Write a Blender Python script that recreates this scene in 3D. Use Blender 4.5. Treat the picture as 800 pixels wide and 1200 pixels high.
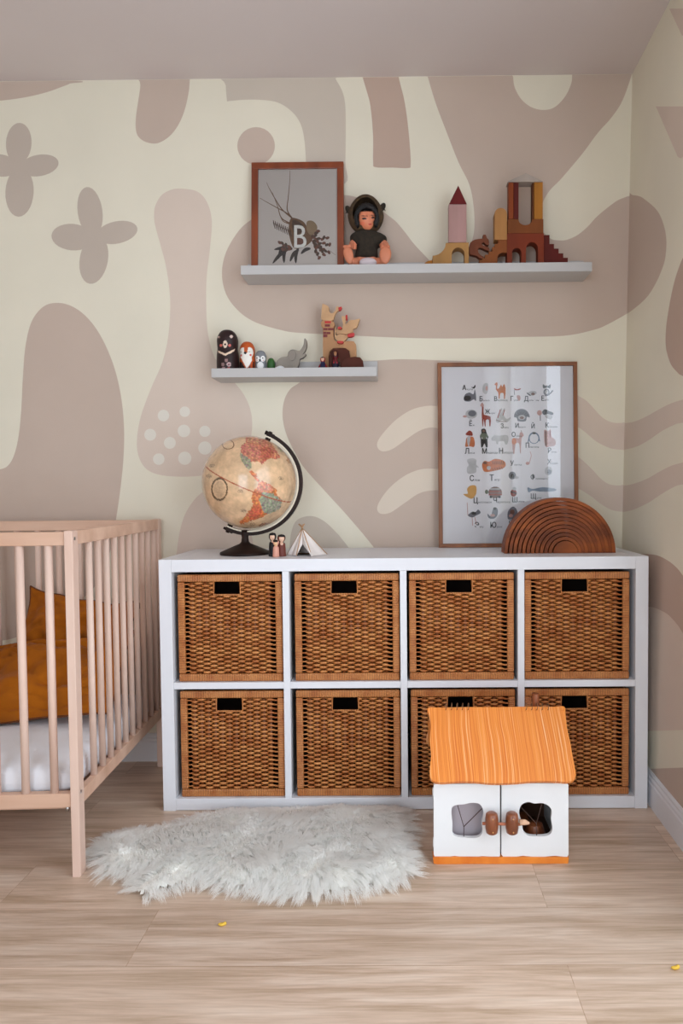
import bpy, math, random
from math import sin, cos, pi, sqrt, atan2, radians
from mathutils import Vector, Matrix, noise
from mathutils.geometry import tessellate_polygon
random.seed(7)
C = bpy.context.scene.collection
for o in list(bpy.data.objects): bpy.data.objects.remove(o)

# ------------------------------------------------------------------ camera
CAM = Vector((.7332, -2.4628, .9718)); YAW, PIT, ROLL = .0059, .0363, -.0082
F, CX, CY = 808.36, 466.14, 603.46
_r = Vector((cos(YAW), sin(YAW), 0)); _f = Vector((-sin(YAW), cos(YAW), 0)); _u = Vector((0, 0, 1))
FW = _f*cos(PIT)-_u*sin(PIT); _u2 = _u*cos(PIT)+_f*sin(PIT)
RT = _r*cos(ROLL)+_u2*sin(ROLL); UP = _u2*cos(ROLL)-_r*sin(ROLL)
cd = bpy.data.cameras.new('camera'); cam = bpy.data.objects.new('camera', cd); C.objects.link(cam)
cd.sensor_fit = 'VERTICAL'; cd.sensor_height = 36; cd.lens = F/1200*36
cd.shift_x = -(CX-400)/1200; cd.shift_y = (CY-600)/1200; cd.clip_start = .05
cam.matrix_world = Matrix.Translation(CAM) @ Matrix((RT, UP, -FW)).transposed().to_4x4()
bpy.context.scene.camera = cam

# ------------------------------------------------------------------ light and exposure
vs = bpy.context.scene.view_settings
vs.view_transform = 'Standard'; vs.look = 'None'; vs.gamma = 1; vs.use_curve_mapping = False
vs.exposure = 0.11
bpy.context.scene.cycles.diffuse_bounces = 6
w = bpy.data.worlds.new('sky'); bpy.context.scene.world = w; w.use_nodes = True
w.node_tree.nodes['Background'].inputs[0].default_value = (.80, .88, 1, 1)
w.node_tree.nodes['Background'].inputs[1].default_value = 1.2
def area(name, loc, rot, sx, sy, power, col):
    l = bpy.data.lights.new(name, 'AREA'); l.shape = 'RECTANGLE'; l.size = sx; l.size_y = sy; l.energy = power; l.color = col
    o = bpy.data.objects.new(name, l); C.objects.link(o); o.location = loc; o.rotation_euler = rot
    return o
WIN = (-.95, -2.85, .06, 2.22)          # window in the right wall: y near, y far, z low, z high
WB = (-.6, .7, .06, 2.1)                # unseen window added behind the camera for fill light: x0, x1, z0, z1
area('daylight_right', (1.68, -2.2, 1.14), (0, radians(90), 0), 2.2, 2.9, 70, (.80, .90, 1))
area('fill_light_back', (.05, -3.9, 1.08), (radians(90), 0, 0), 1.5, 2.05, 36, (.80, .90, 1))  # fill light added behind the camera to balance the side window

# ------------------------------------------------------------------ helpers
def px(x, y, ax=1, v=0.0):
    d = FW+RT*((x-CX)/F)-UP*((y-CY)/F); t = (v-CAM[ax])/d[ax]; return CAM+d*t
def px_plane(x, y, p0, n):
    d = FW+RT*((x-CX)/F)-UP*((y-CY)/F); return CAM+d*((p0-CAM).dot(n)/d.dot(n))
def lin(c):
    return tuple((v/255/12.92 if v/255 <= .04045 else ((v/255+.055)/1.055)**2.4) for v in c)+(1,)
def spline(pts, n=5, closed=True):
    out = []; N = len(pts)
    for i in range(N if closed else N-1):
        g = (lambda k: pts[k % N]) if closed else (lambda k: pts[min(max(k, 0), N-1)])
        p0, p1, p2, p3 = g(i-1), g(i), g(i+1), g(i+2)
        for k in range(n):
            t = k/n
            out.append(tuple(.5*((2*b)+(-a+c)*t+(2*a-5*b+4*c-d)*t*t+(-a+3*b-3*c+d)*t**3) for a, b, c, d in zip(p0, p1, p2, p3)))
    if not closed: out.append(tuple(pts[-1]))
    return out
def ellipse(cx, cy, rx, ry, rot=0, n=28):
    r = radians(rot); return [(cx+rx*cos(a)*cos(r)-ry*sin(a)*sin(r), cy+rx*cos(a)*sin(r)+ry*sin(a)*cos(r)) for a in [2*pi*k/n for k in range(n)]]
def inside(p, poly):
    x, y = p; c = False; j = len(poly)-1
    for i in range(len(poly)):
        xi, yi = poly[i][0], poly[i][1]; xj, yj = poly[j][0], poly[j][1]
        if (yi > y) != (yj > y) and x < (xj-xi)*(y-yi)/(yj-yi)+xi: c = not c
        j = i
    return c

def M(name, col, rough=.55, var=0., vs_=8., stretch=(1, 1, 1), bump=0., bs=60., metal=0., spec=.5, col2=None, wave=None, sheen=0, coat=0, vcol=False, detail=4):
    m = bpy.data.materials.new(name); m.use_nodes = True; nt = m.node_tree; N = nt.nodes; L = nt.links
    b = N['Principled BSDF']; b.inputs['Roughness'].default_value = rough; b.inputs['Metallic'].default_value = metal
    b.inputs['Specular IOR Level'].default_value = spec; b.inputs['Base Color'].default_value = lin(col)
    if sheen: b.inputs['Sheen Weight'].default_value = sheen
    if coat: b.inputs['Coat Weight'].default_value = coat; b.inputs['Coat Roughness'].default_value = .12
    tc = N.new('ShaderNodeTexCoord'); mp = N.new('ShaderNodeMapping'); mp.inputs['Scale'].default_value = stretch
    L.new(tc.outputs['Object'], mp.inputs[0])
    if vcol:
        a = N.new('ShaderNodeVertexColor'); a.layer_name = 'paint'; L.new(a.outputs[0], b.inputs['Base Color'])
    elif var or col2 is not None:
        n = N.new('ShaderNodeTexNoise'); n.inputs['Scale'].default_value = vs_; n.inputs['Detail'].default_value = detail
        L.new(mp.outputs[0], n.inputs['Vector'])
        r = N.new('ShaderNodeValToRGB'); r.color_ramp.elements[0].position = .3; r.color_ramp.elements[1].position = .7
        c2 = col2 if col2 is not None else tuple(v*(1-var) for v in col)
        r.color_ramp.elements[0].color = lin(c2); r.color_ramp.elements[1].color = lin(col)
        L.new(n.outputs['Fac'], r.inputs[0]); L.new(r.outputs[0], b.inputs['Base Color'])
        src = n
    h = None
    if wave:
        wv = N.new('ShaderNodeTexWave'); wv.bands_direction = wave[0]; wv.inputs['Scale'].default_value = wave[1]
        wv.inputs['Distortion'].default_value = wave[2]; wv.inputs['Detail'].default_value = 2
        L.new(tc.outputs['Object'], wv.inputs['Vector'])
        mx = N.new('ShaderNodeMixRGB'); mx.blend_type = 'MULTIPLY'; mx.inputs[0].default_value = wave[3]
        src_c = b.inputs['Base Color'].links[0].from_socket if b.inputs['Base Color'].links else None
        if src_c: L.new(src_c, mx.inputs[1])
        else: mx.inputs[1].default_value = lin(col)
        L.new(wv.outputs['Color'], mx.inputs[2]); L.new(mx.outputs[0], b.inputs['Base Color']); h = wv.outputs['Fac']
    if bump:
        if h is None:
            n2 = N.new('ShaderNodeTexNoise'); n2.inputs['Scale'].default_value = bs; n2.inputs['Detail'].default_value = 3
            L.new(mp.outputs[0], n2.inputs['Vector']); h = n2.outputs['Fac']
        bp = N.new('ShaderNodeBump'); bp.inputs['Strength'].default_value = bump; bp.inputs['Distance'].default_value = .002
        L.new(h, bp.inputs['Height']); L.new(bp.outputs[0], b.inputs['Normal'])
    return m

class MB:
    def __init__(s): s.v = []; s.f = []; s.m = []; s.col = None
    def add(s, vs, fs, m=0):
        b = len(s.v); s.v += [Vector(p) for p in vs]; s.f += [tuple(b+i for i in f) for f in fs]; s.m += [m]*len(fs); return s
    def hexa(s, a, b, m=0):   # a, b: four corners each (loops)
        n = len(a); s.add(list(a)+list(b), [tuple(range(n-1, -1, -1)), tuple(range(n, 2*n))]+[(i, (i+1) % n, n+(i+1) % n, n+i) for i in range(n)], m); return s
    def box(s, x0, x1, y0, y1, z0, z1, m=0):
        return s.hexa([(x0, y0, z0), (x1, y0, z0), (x1, y1, z0), (x0, y1, z0)], [(x0, y0, z1), (x1, y0, z1), (x1, y1, z1), (x0, y1, z1)], m)
    def poly(s, pts, m=0):
        t = tessellate_polygon([[Vector(p) for p in pts]]); return s.add(pts, t, m)
    def prism(s, pts, off, m=0, holes=()):   # pts: 3D planar loop, off: vector, optional hole loops
        off = Vector(off); loops = [[Vector(p) for p in pts]]+[[Vector(p) for p in h] for h in holes]
        t = tessellate_polygon(loops); fl = [p for l in loops for p in l]; n = len(fl)
        fs = [tuple(f) for f in t]+[tuple(n+i for i in reversed(f)) for f in t]; k = 0
        for l in loops:
            for i in range(len(l)): j = (i+1) % len(l); fs.append((k+i, k+j, n+k+j, n+k+i))
            k += len(l)
        return s.add(fl+[p+off for p in fl], fs, m)
    def tube(s, path, r, n=8, m=0, cap=True, flat=None):
        path = [Vector(p) for p in path]; vs = []; fs = []; N = len(path); up = Vector((0, 0, 1))
        T0 = None
        for i, p in enumerate(path):
            t = (path[min(i+1, N-1)]-path[max(i-1, 0)]).normalized()
            if T0 is None:
                a = t.cross(up if abs(t.z) < .9 else Vector((1, 0, 0))).normalized()
            else:
                a = (a-t*a.dot(t)).normalized()
            T0 = t; b = t.cross(a); rr = r[i] if isinstance(r, (list, tuple)) else r
            for k in range(n):
                q = 2*pi*k/n; vs.append(p+a*cos(q)*rr+b*sin(q)*rr*(flat or 1))
        for i in range(N-1):
            for k in range(n): fs.append((i*n+k, i*n+(k+1) % n, (i+1)*n+(k+1) % n, (i+1)*n+k))
        if cap: fs += [tuple(range(n-1, -1, -1)), tuple((N-1)*n+k for k in range(n))]
        return s.add(vs, fs, m)
    def lathe(s, prof, c, n=32, m=0, sy=1.):   # prof: (r, z)
        vs = []; fs = []; K = len(prof)
        for r, z in prof:
            for k in range(n): q = 2*pi*k/n; vs.append((c[0]+r*cos(q), c[1]+r*sin(q)*sy, c[2]+z))
        for i in range(K-1):
            for k in range(n): fs.append((i*n+k, i*n+(k+1) % n, (i+1)*n+(k+1) % n, (i+1)*n+k))
        fs += [tuple(range(n-1, -1, -1)), tuple((K-1)*n+k for k in range(n))]
        return s.add(vs, fs, m)
    def ell(s, c, r, rot=(0, 0, 0), n=20, k=12, m=0):
        from mathutils import Euler
        R = Euler(rot).to_matrix(); c = Vector(c); vs = []; fs = []
        for i in range(1, k):
            a = pi*i/k
            for j in range(n): q = 2*pi*j/n; vs.append(c+R@Vector((r[0]*sin(a)*cos(q), r[1]*sin(a)*sin(q), r[2]*cos(a))))
        vs += [c+R@Vector((0, 0, r[2])), c-R@Vector((0, 0, r[2]))]; T = (k-1)*n
        for i in range(k-2):
            for j in range(n): fs.append((i*n+j, (i+1)*n+j, (i+1)*n+(j+1) % n, i*n+(j+1) % n))
        for j in range(n): fs += [(T, j, (j+1) % n), (T+1, (k-2)*n+(j+1) % n, (k-2)*n+j)]
        return s.add(vs, fs, m)
    def build(s, name, mats, parent=None, smooth=False, bevel=0, seg=2, local=False, label=None, paint=None, sub=0):
        if not isinstance(mats, (list, tuple)): mats = [mats]
        me = bpy.data.meshes.new(name); org = Vector((0, 0, 0))
        o = bpy.data.objects.new(name, me); C.objects.link(o)
        if parent is not None:
            o.parent = parent
            if not local:
                q = parent
                while q is not None: org += Vector(q.location); q = q.parent
        elif not local:
            lo = [min(v[i] for v in s.v) for i in range(3)]; hi = [max(v[i] for v in s.v) for i in range(3)]
            org = Vector(((lo[0]+hi[0])/2, (lo[1]+hi[1])/2, lo[2])); o.location = org
        me.from_pydata([tuple(v-org) for v in s.v], [], s.f)
        for m in mats: me.materials.append(m)
        me.polygons.foreach_set('material_index', s.m)
        if smooth: me.polygons.foreach_set('use_smooth', [True]*len(s.f))
        me.update()
        import bmesh
        bm = bmesh.new(); bm.from_mesh(me)
        if len(s.f) < 60000: bmesh.ops.recalc_face_normals(bm, faces=bm.faces)
        bm.to_mesh(me); bm.free()
        if paint:
            ca = me.color_attributes.new('paint', 'FLOAT_COLOR', 'POINT')
            for i, v in enumerate(me.vertices): ca.data[i].color = paint(v.co+org)
        if bevel:
            b = o.modifiers.new('bevel', 'BEVEL'); b.width = bevel; b.segments = seg; b.limit_method = 'ANGLE'; b.angle_limit = radians(40)
            if not smooth:
                me.polygons.foreach_set('use_smooth', [False]*len(me.polygons))
        if sub:
            b = o.modifiers.new('sub', 'SUBSURF'); b.levels = sub; b.render_levels = sub
        if label: o['label'] = label
        return o
def tag(o, label, cat, group=None, kind=None):
    o['label'] = label; o['category'] = cat
    if group: o['group'] = group
    if kind: o['kind'] = kind
    return o
def thing(name, loc, label, cat, group=None, rz=0):
    o = bpy.data.objects.new(name, None); C.objects.link(o); o.location = loc; o.rotation_euler = (0, 0, rz); o.empty_display_size = .02
    return tag(o, label, cat, group)
def struct(o): o['kind'] = 'structure'; return o
def dup(root, loc, label, group=None):
    r = root.copy(); C.objects.link(r); r.location = loc; r['label'] = label
    if group: r['group'] = group
    for ch in list(root.children):
        c = ch.copy(); C.objects.link(c); c.parent = r
        for g in list(ch.children):
            d = g.copy(); C.objects.link(d); d.parent = c
    return r
_tc = {}
def text_mesh(t, size):
    if (t, size) in _tc: return _tc[(t, size)]
    cu = bpy.data.curves.new('t', 'FONT'); cu.body = t; cu.size = size; cu.resolution_u = 3
    o = bpy.data.objects.new('t', cu); C.objects.link(o); dg = bpy.context.evaluated_depsgraph_get(); dg.update()
    me = o.evaluated_get(dg).to_mesh(); vs_ = [v.co.copy() for v in me.vertices]; fs = [tuple(p.vertices) for p in me.polygons]
    bpy.data.objects.remove(o); bpy.data.curves.remove(cu)
    _tc[(t, size)] = (vs_, fs); return vs_, fs

# ------------------------------------------------------------------ setting
H = 2.414; XR = 1.5254; RY = -.0241; RL = .0182
def rw(d, z): return Vector((XR+RY*d+RL*(z-1.2), -d, z))
def paper(name, c): return M(name, c, rough=.85, var=.03, vs_=3, bump=.15, bs=350, spec=.2)
CREAM = (230, 223, 204); T1 = (199, 180, 166); T2 = (217, 200, 186); T3 = (203, 191, 177); T4 = (194, 180, 167); T5 = (193, 169, 154); DOT = (226, 220, 208); FING = (222, 208, 191)
pm = [paper('wallpaper_cream', CREAM), paper('wallpaper_taupe', T1), paper('wallpaper_pale_beige', T2), paper('wallpaper_stone', T3), paper('wallpaper_grey_taupe', T4), paper('wallpaper_brown_taupe', T5), paper('wallpaper_dot', DOT), paper('wallpaper_finger', FING)]
plain = M('plaster_white', (228, 226, 220), rough=.9, var=.02, vs_=2, bump=.1, bs=200, spec=.2)
base_m = M('painted_baseboard', (226, 226, 230), rough=.45, var=.02, vs_=4)
ceil_m = M('ceiling_paint', (212, 201, 198), rough=.92, var=.02, vs_=1.5, bump=.12, bs=220, spec=.15)

wb = MB(); XL, YB = -2.5, -3.7
XRT = rw(0, H).x; XRB = rw(0, 0).x
wb.hexa([(XL, 0, 0), (XRB, 0, 0), (XRT, 0, H), (XL, 0, H)], [(XL, .1, 0), (XRB, .1, 0), (XRT, .1, H), (XL, .1, H)])
def art(mb, pts, mat, layer=1, n=5, smooth=True, wall='b', clampx=True):
    p = spline(pts, n) if smooth else pts; q = []
    for x, y in p:
        if wall == 'b':
            v = px(x, y, 1, 0); v.z = min(max(v.z, .0), H-.001)
            if clampx: v.x = min(v.x, rw(0, v.z).x-.0005)
            v.y = -.0003*layer
        else:
            n_ = (rw(1, 0)-rw(0, 0)).cross(rw(0, 1)-rw(0, 0)).normalized()
            v = px_plane(x, y, rw(0, 0), n_); v.z = min(v.z, H-.001)
            d = max(-v.y, .0005); v = rw(d, v.z); v.x -= .0003*layer
        if not q or (v-q[-1]).length > 1e-4: q.append(v)
    mb.poly(q, mat)
A = lambda *a, **k: art(wb, *a, **k)
A([(-60, 70), (88, 93), (82, 98), (72, 102), (55, 108), (30, 114), (0, 118), (-30, 119), (-60, 115)], 1, 1)
for e in [(22, 168, 15, 24, 3), (23, 225, 16.5, 29, 3), (46, 194, 23, 12.5, -10), (0, 194, 22, 13, 8), (22, 194, 11, 14, 0)]: fl_ = globals().get('fl_', 0)+1; A(ellipse(*e), 4, fl_, smooth=False)
for i, e in enumerate([(105.5, 248, 14.5, 29, -8), (110, 304, 16.5, 29, 10), (137, 272.5, 24.5, 13, -12), (85, 278, 24.5, 15.5, 5), (108, 278, 14, 14, 0)]): A(ellipse(*e), 4, 1+i, smooth=False)
A([(165, 80), (164.5, 100), (162, 118), (159.5, 135), (159, 150), (162, 160), (171, 166.5), (184, 168), (197, 161), (208, 148), (216, 130), (221, 108), (222.5, 90), (223, 80)], 1)
A([(264.5, 80), (264.5, 100), (266, 118), (268, 118.5), (285, 117), (305, 117), (325, 120), (341, 130), (351, 143), (356, 160), (358.5, 190), (359, 215), (404, 215), (404.5, 190), (405, 150), (404, 120), (400, 105), (393, 92), (390, 80)], 3)
A(ellipse(300, 171, 22, 22), 1, smooth=False)
A([(424, 80), (425, 91), (429, 105), (434, 125), (437, 160), (437, 190), (440, 196), (460, 196.5), (478, 197), (481, 193), (480, 170), (477, 140), (473, 115), (467, 91), (466, 80)], 5)
A([(260, 320), (265, 345), (280, 365), (300, 378), (330, 387), (350, 390), (400, 392.5), (450, 395), (500, 396.5), (550, 396.5), (600, 395), (660, 393.5), (695, 386.7), (712, 380), (735, 367.5), (760, 355), (790, 300), (760, 226), (740, 229), (730, 232), (720, 237), (700, 253), (688, 266), (676, 275.7), (664, 281), (655, 281.7), (644.5, 279.5), (634, 268), (632, 250), (637, 234.5), (644.5, 222.5), (655, 212), (665.5, 200), (683, 179), (700, 156), (716, 138), (729, 118), (740, 87), (742, 75), (700, 78), (600, 78), (497, 78), (501, 90), (510, 120), (522, 152), (537, 190), (550, 217), (555, 244), (555.5, 268), (552, 285), (545, 303), (535, 318), (520, 320), (506, 308), (500, 302), (485, 286), (475, 273), (464, 260), (454, 252), (440, 242), (420, 232), (402, 228.5), (380, 229), (340, 236), (310, 248), (295, 257), (280, 270), (265, 295)], 1)
A([(601, 75), (601, 90), (603, 103), (611, 117), (623, 126), (637, 129), (650, 125.5), (662, 113), (669, 98), (670, 88), (670, 75)], 0, 2)
A([(-60, 545), (-20, 552), (0, 550), (10, 545), (17, 532), (22, 510), (25, 480), (27, 440), (30, 405), (37, 377), (50, 360), (65, 355), (82, 358), (100, 370), (117, 392), (132, 425), (141, 460), (145, 495), (145, 530), (142, 565), (136, 608), (128, 650), (112, 686), (90, 706), (62, 724), (30, 742), (0, 751), (-60, 752)], 1)
A([(-60, 772), (-20, 774), (4, 782), (14, 805), (16, 850), (-60, 850)], 4)
A([(210, 221), (199, 223), (189, 229), (182, 241), (180.5, 253), (182, 265), (188, 287), (194, 310), (198, 335), (199.5, 360), (197, 395), (190, 425), (177, 455), (165, 488), (160.5, 515), (162.5, 535), (172, 550), (190, 557), (220, 558.5), (250, 555), (275, 545), (289, 528), (295, 505), (294, 483), (286, 463), (272, 445), (252, 420), (243.5, 390), (241.5, 355), (242, 325), (246, 290), (248, 258), (242, 236), (230, 224)], 2)
for x, y, r in [(191.5, 487, 6.8), (216.5, 482.5, 6.2), (176, 509.5, 7), (215.5, 505, 7.4), (240, 505.5, 6.6), (199, 519, 7), (186, 538, 6.8), (216.5, 537, 7.8), (240, 525, 7.8)]: A(ellipse(x, y, r, r, n=20), 6, 2, smooth=False)
A([(205, 680), (207, 648), (212, 617), (221, 595), (237, 577), (258, 571), (278, 582), (290, 607), (297, 640), (300, 680)], 2, 3)
A([(338, 680), (339, 645), (341, 625), (346, 611.5), (355, 606), (367, 605), (380, 611), (392.5, 622.5), (400, 631), (412, 648), (425, 680)], 3)
A([(350, 449), (340, 456), (333, 469), (331, 487.5), (335, 507.5), (344, 527.5), (357, 549), (382.5, 577.5), (407.5, 605), (437.5, 641), (460, 675), (500, 700), (600, 700), (610, 560), (600, 440), (560, 425), (512, 422.3), (470, 421), (442, 422.5), (415, 424), (385, 430), (365, 438)], 1)
A([(535, 478), (512, 476), (500, 475.7), (482.5, 480), (465, 491), (451, 505), (442.5, 517), (442.5, 525), (448.7, 529), (460, 526), (475, 515.5), (490, 505.5), (502.5, 501.2), (512, 501.7), (535, 506)], 7, 2)
A([(535, 551), (512, 549.5), (493, 550), (475, 557), (458, 570), (446, 585), (441.7, 596), (446, 602), (457.5, 600.5), (475, 588.7), (492.5, 577.5), (512, 574.5), (535, 576)], 7, 2)
A([(640, 450), (660, 455), (677.5, 464), (686, 469), (695, 478), (703.7, 487.6), (712.5, 493.4), (723, 495.8), (740, 495.5), (745, 510), (740, 526), (723, 526.6), (712.5, 524.4), (698.5, 517.4), (686, 506.9), (677.5, 500.7), (660, 490), (640, 485)], 2)
A([(640, 518), (660, 524), (677.5, 535.7), (686, 542.7), (695, 551.5), (703.7, 561), (712.5, 567), (723, 569), (740, 569), (745, 585), (740, 599.5), (729, 599.6), (717.7, 598), (705.5, 591.7), (691.5, 581), (677.5, 572.5), (660, 562), (640, 558)], 2)
struct(wb.build('wall_back', pm))

wr = MB(); TH = Vector((.14, 0, 0)); DB = -YB
def wseg(d0, d1, z0, z1):
    a = [rw(d0, z0), rw(d1, z0), rw(d1, z1), rw(d0, z1)]; wr.hexa(a, [p+TH for p in a])
wy0, wy1, wz0, wz1 = WIN
wseg(-.1, -wy0, 0, H); wseg(-wy1, DB, 0, H); wseg(-wy0, -wy1, 0, wz0); wseg(-wy0, -wy1, wz1, H)
B = lambda *a, **k: art(wr, *a, wall='r', **k)
B([(700, 229), (720, 229), (745, 229), (757, 235), (772, 250), (780, 275), (779.5, 301), (773.7, 320), (765, 337.7), (754.5, 351.7), (735, 367.5), (715, 378), (700, 380)], 1)
B([(830, 250), (812, 280), (800, 302), (793, 320), (787.7, 339.5), (783.4, 362), (780.4, 383), (779.7, 400.7), (781.2, 413), (786, 427), (793, 435.7), (800, 440.6), (830, 452)], 5)
B([(700, 493), (723, 495.8), (732.6, 495.8), (744, 493.7), (758, 487.6), (772, 479.7), (786, 472.7), (800, 468.4), (830, 462), (830, 495), (800, 495.5), (789.5, 498), (775.5, 505), (761.5, 514.7), (747.5, 522.6), (733.5, 526.5), (720, 528), (700, 528)], 2)
B([(700, 569), (715, 569), (730, 569), (742, 567), (758, 561), (772, 553), (786, 546), (800, 542), (830, 535), (830, 565), (800, 567.6), (789.5, 570.7), (775.5, 578.6), (761.5, 588), (747.5, 595), (737, 598.7), (725, 600), (700, 600)], 2)
B([(700, 660), (735, 650), (759.5, 649.5), (773, 652), (788, 661), (800, 674.5), (815, 700), (825, 760), (812, 760), (800, 742), (785, 722.5), (770, 713.5), (759.5, 711), (740, 710), (700, 712)], 5)
B([(700, 712), (740, 710), (759.5, 711), (770, 713.5), (785, 722.5), (800, 742), (812, 775), (820, 855)]+[(820, 855.2), (800, 855.4), (759.5, 856.6), (740, 857), (700, 858), (700, 857)], 2, 2, n=3)
B([(700, 903), (759.5, 901), (800, 899.5), (850, 898), (850, 1060), (700, 1060)], 1, smooth=False)
B([(768.3, 124.7), (830, 124.7), (800, 184), (797.5, 185.5), (794, 184)], 2, smooth=False)
B([(784, 10), (840, 10), (799, 42)], 2, smooth=False)
struct(wr.build('wall_right', pm))
wl = MB(); wl.box(XL-.1, XL, YB, .1, 0, H); struct(wl.build('wall_left', plain))
wf = MB(); x0, x1, z0, z1 = WB; xr = rw(DB, 1.2).x+.2
for a in [(XL-.1, x0, 0, H), (x1, xr, 0, H), (x0, x1, 0, z0), (x0, x1, z1, H)]: wf.box(a[0], a[1], YB-.14, YB, a[2], a[3])
struct(wf.build('wall_front', plain))
c_ = MB(); c_.box(XL-.1, xr, YB-.1, .1, H, H+.1); struct(c_.build('ceiling', ceil_m))

# oak floor
fm = bpy.data.materials.new('oak_planks'); fm.use_nodes = True; nt = fm.node_tree; N = nt.nodes; L = nt.links; bs_ = N['Principled BSDF']
geo = N.new('ShaderNodeNewGeometry'); mp = N.new('ShaderNodeMapping'); mp.inputs['Location'].default_value = (-.16+1.29*4, 1.087+.193*21, 0)
L.new(geo.outputs['Position'], mp.inputs[0])
br = N.new('ShaderNodeTexBrick'); br.inputs['Scale'].default_value = 1; br.inputs['Brick Width'].default_value = 1.29; br.inputs['Row Height'].default_value = .193
br.offset = .30; br.offset_frequency = 2; br.inputs['Mortar Size'].default_value = .0010; br.inputs['Mortar Smooth'].default_value = .3; br.inputs['Bias'].default_value = 0
br.inputs['Color1'].default_value = (0, 0, 0, 1); br.inputs['Color2'].default_value = (1, 1, 1, 1); br.inputs['Mortar'].default_value = (.5, .5, .5, 1)
L.new(mp.outputs[0], br.inputs[0])
m2 = N.new('ShaderNodeMapping'); m2.inputs['Scale'].default_value = (1.3, 17, 1); L.new(geo.outputs['Position'], m2.inputs[0])
ad = N.new('ShaderNodeVectorMath'); ad.operation = 'MULTIPLY_ADD'; ad.inputs[1].default_value = (3, 5, 2); L.new(br.outputs['Color'], ad.inputs[0]); L.new(m2.outputs[0], ad.inputs[2])
n1 = N.new('ShaderNodeTexNoise'); n1.inputs['Scale'].default_value = 1.6; n1.inputs['Detail'].default_value = 8; n1.inputs['Roughness'].default_value = .62; n1.inputs['Distortion'].default_value = .5
L.new(ad.outputs[0], n1.inputs['Vector'])
m3 = N.new('ShaderNodeMapping'); m3.inputs['Scale'].default_value = (6, 130, 1); L.new(geo.outputs['Position'], m3.inputs[0])
n2 = N.new('ShaderNodeTexNoise'); n2.inputs['Scale'].default_value = 1.5; n2.inputs['Detail'].default_value = 4; L.new(m3.outputs[0], n2.inputs['Vector'])
rp = N.new('ShaderNodeValToRGB'); e = rp.color_ramp.elements; e[0].position = .3; e[0].color = lin((176, 150, 124)); e[1].position = .72; e[1].color = lin((232, 213, 195))
k = rp.color_ramp.elements.new(.5); k.color = lin((211, 186, 165)); L.new(n1.outputs['Fac'], rp.inputs[0])
r2 = N.new('ShaderNodeValToRGB'); e = r2.color_ramp.elements; e[0].position = .32; e[0].color = (.86, .84, .82, 1); e[1].position = .6; e[1].color = (1, 1, 1, 1); L.new(n2.outputs['Fac'], r2.inputs[0])
mx = N.new('ShaderNodeMixRGB'); mx.blend_type = 'MULTIPLY'; mx.inputs[0].default_value = 1; L.new(rp.outputs[0], mx.inputs[1]); L.new(r2.outputs[0], mx.inputs[2])
hs = N.new('ShaderNodeHueSaturation'); mr = N.new('ShaderNodeMapRange'); mr.inputs['To Min'].default_value = .9; mr.inputs['To Max'].default_value = 1.08
L.new(br.outputs['Color'], mr.inputs[0]); L.new(mr.outputs[0], hs.inputs['Value']); L.new(mx.outputs[0], hs.inputs['Color'])
m4 = N.new('ShaderNodeMixRGB'); m4.blend_type = 'MULTIPLY'; m4.inputs[2].default_value = (.8, .74, .68, 1); L.new(br.outputs['Fac'], m4.inputs[0]); L.new(hs.outputs[0], m4.inputs[1]); L.new(m4.outputs[0], bs_.inputs['Base Color'])
bs_.inputs['Roughness'].default_value = .36; bs_.inputs['Specular IOR Level'].default_value = .5
bp = N.new('ShaderNodeBump'); bp.inputs['Strength'].default_value = .12; bp.inputs['Distance'].default_value = .002; L.new(n2.outputs['Fac'], bp.inputs['Height']); L.new(bp.outputs[0], bs_.inputs['Normal'])
fl = MB(); fl.box(XL-.1, xr, YB-.1, .1, -.1, 0); struct(fl.build('floor', fm))

# baseboards with an ogee top
prof = [(0, 0), (.013, 0), (.013, .07), (.0105, .074), (.0105, .082), (.007, .087), (.007, .093), (.003, .099), (0, .1)]
def board(name, a, b, nrm):
    mb = MB(); A_ = [Vector(a)+Vector(nrm)*t+Vector((0, 0, z)) for t, z in prof]; B_ = [Vector(b)+Vector(nrm)*t+Vector((0, 0, z)) for t, z in prof]
    mb.hexa(A_, B_); struct(mb.build(name, base_m))
board('baseboard_back', (XL, 0, 0), (XRB-.02, 0, 0), (0, -1, 0))
board('baseboard_right', rw(.0, .05), rw(DB, .05), (-1, 0, 0)) if False else None
mb = MB(); mb.hexa([rw(0, z)+Vector((-t, 0, 0)) for t, z in prof], [rw(DB, z)+Vector((-t, 0, 0)) for t, z in prof]); struct(mb.build('baseboard_right', base_m))
board('baseboard_left', (XL, -.02, 0), (XL, YB, 0), (1, 0, 0))

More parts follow.
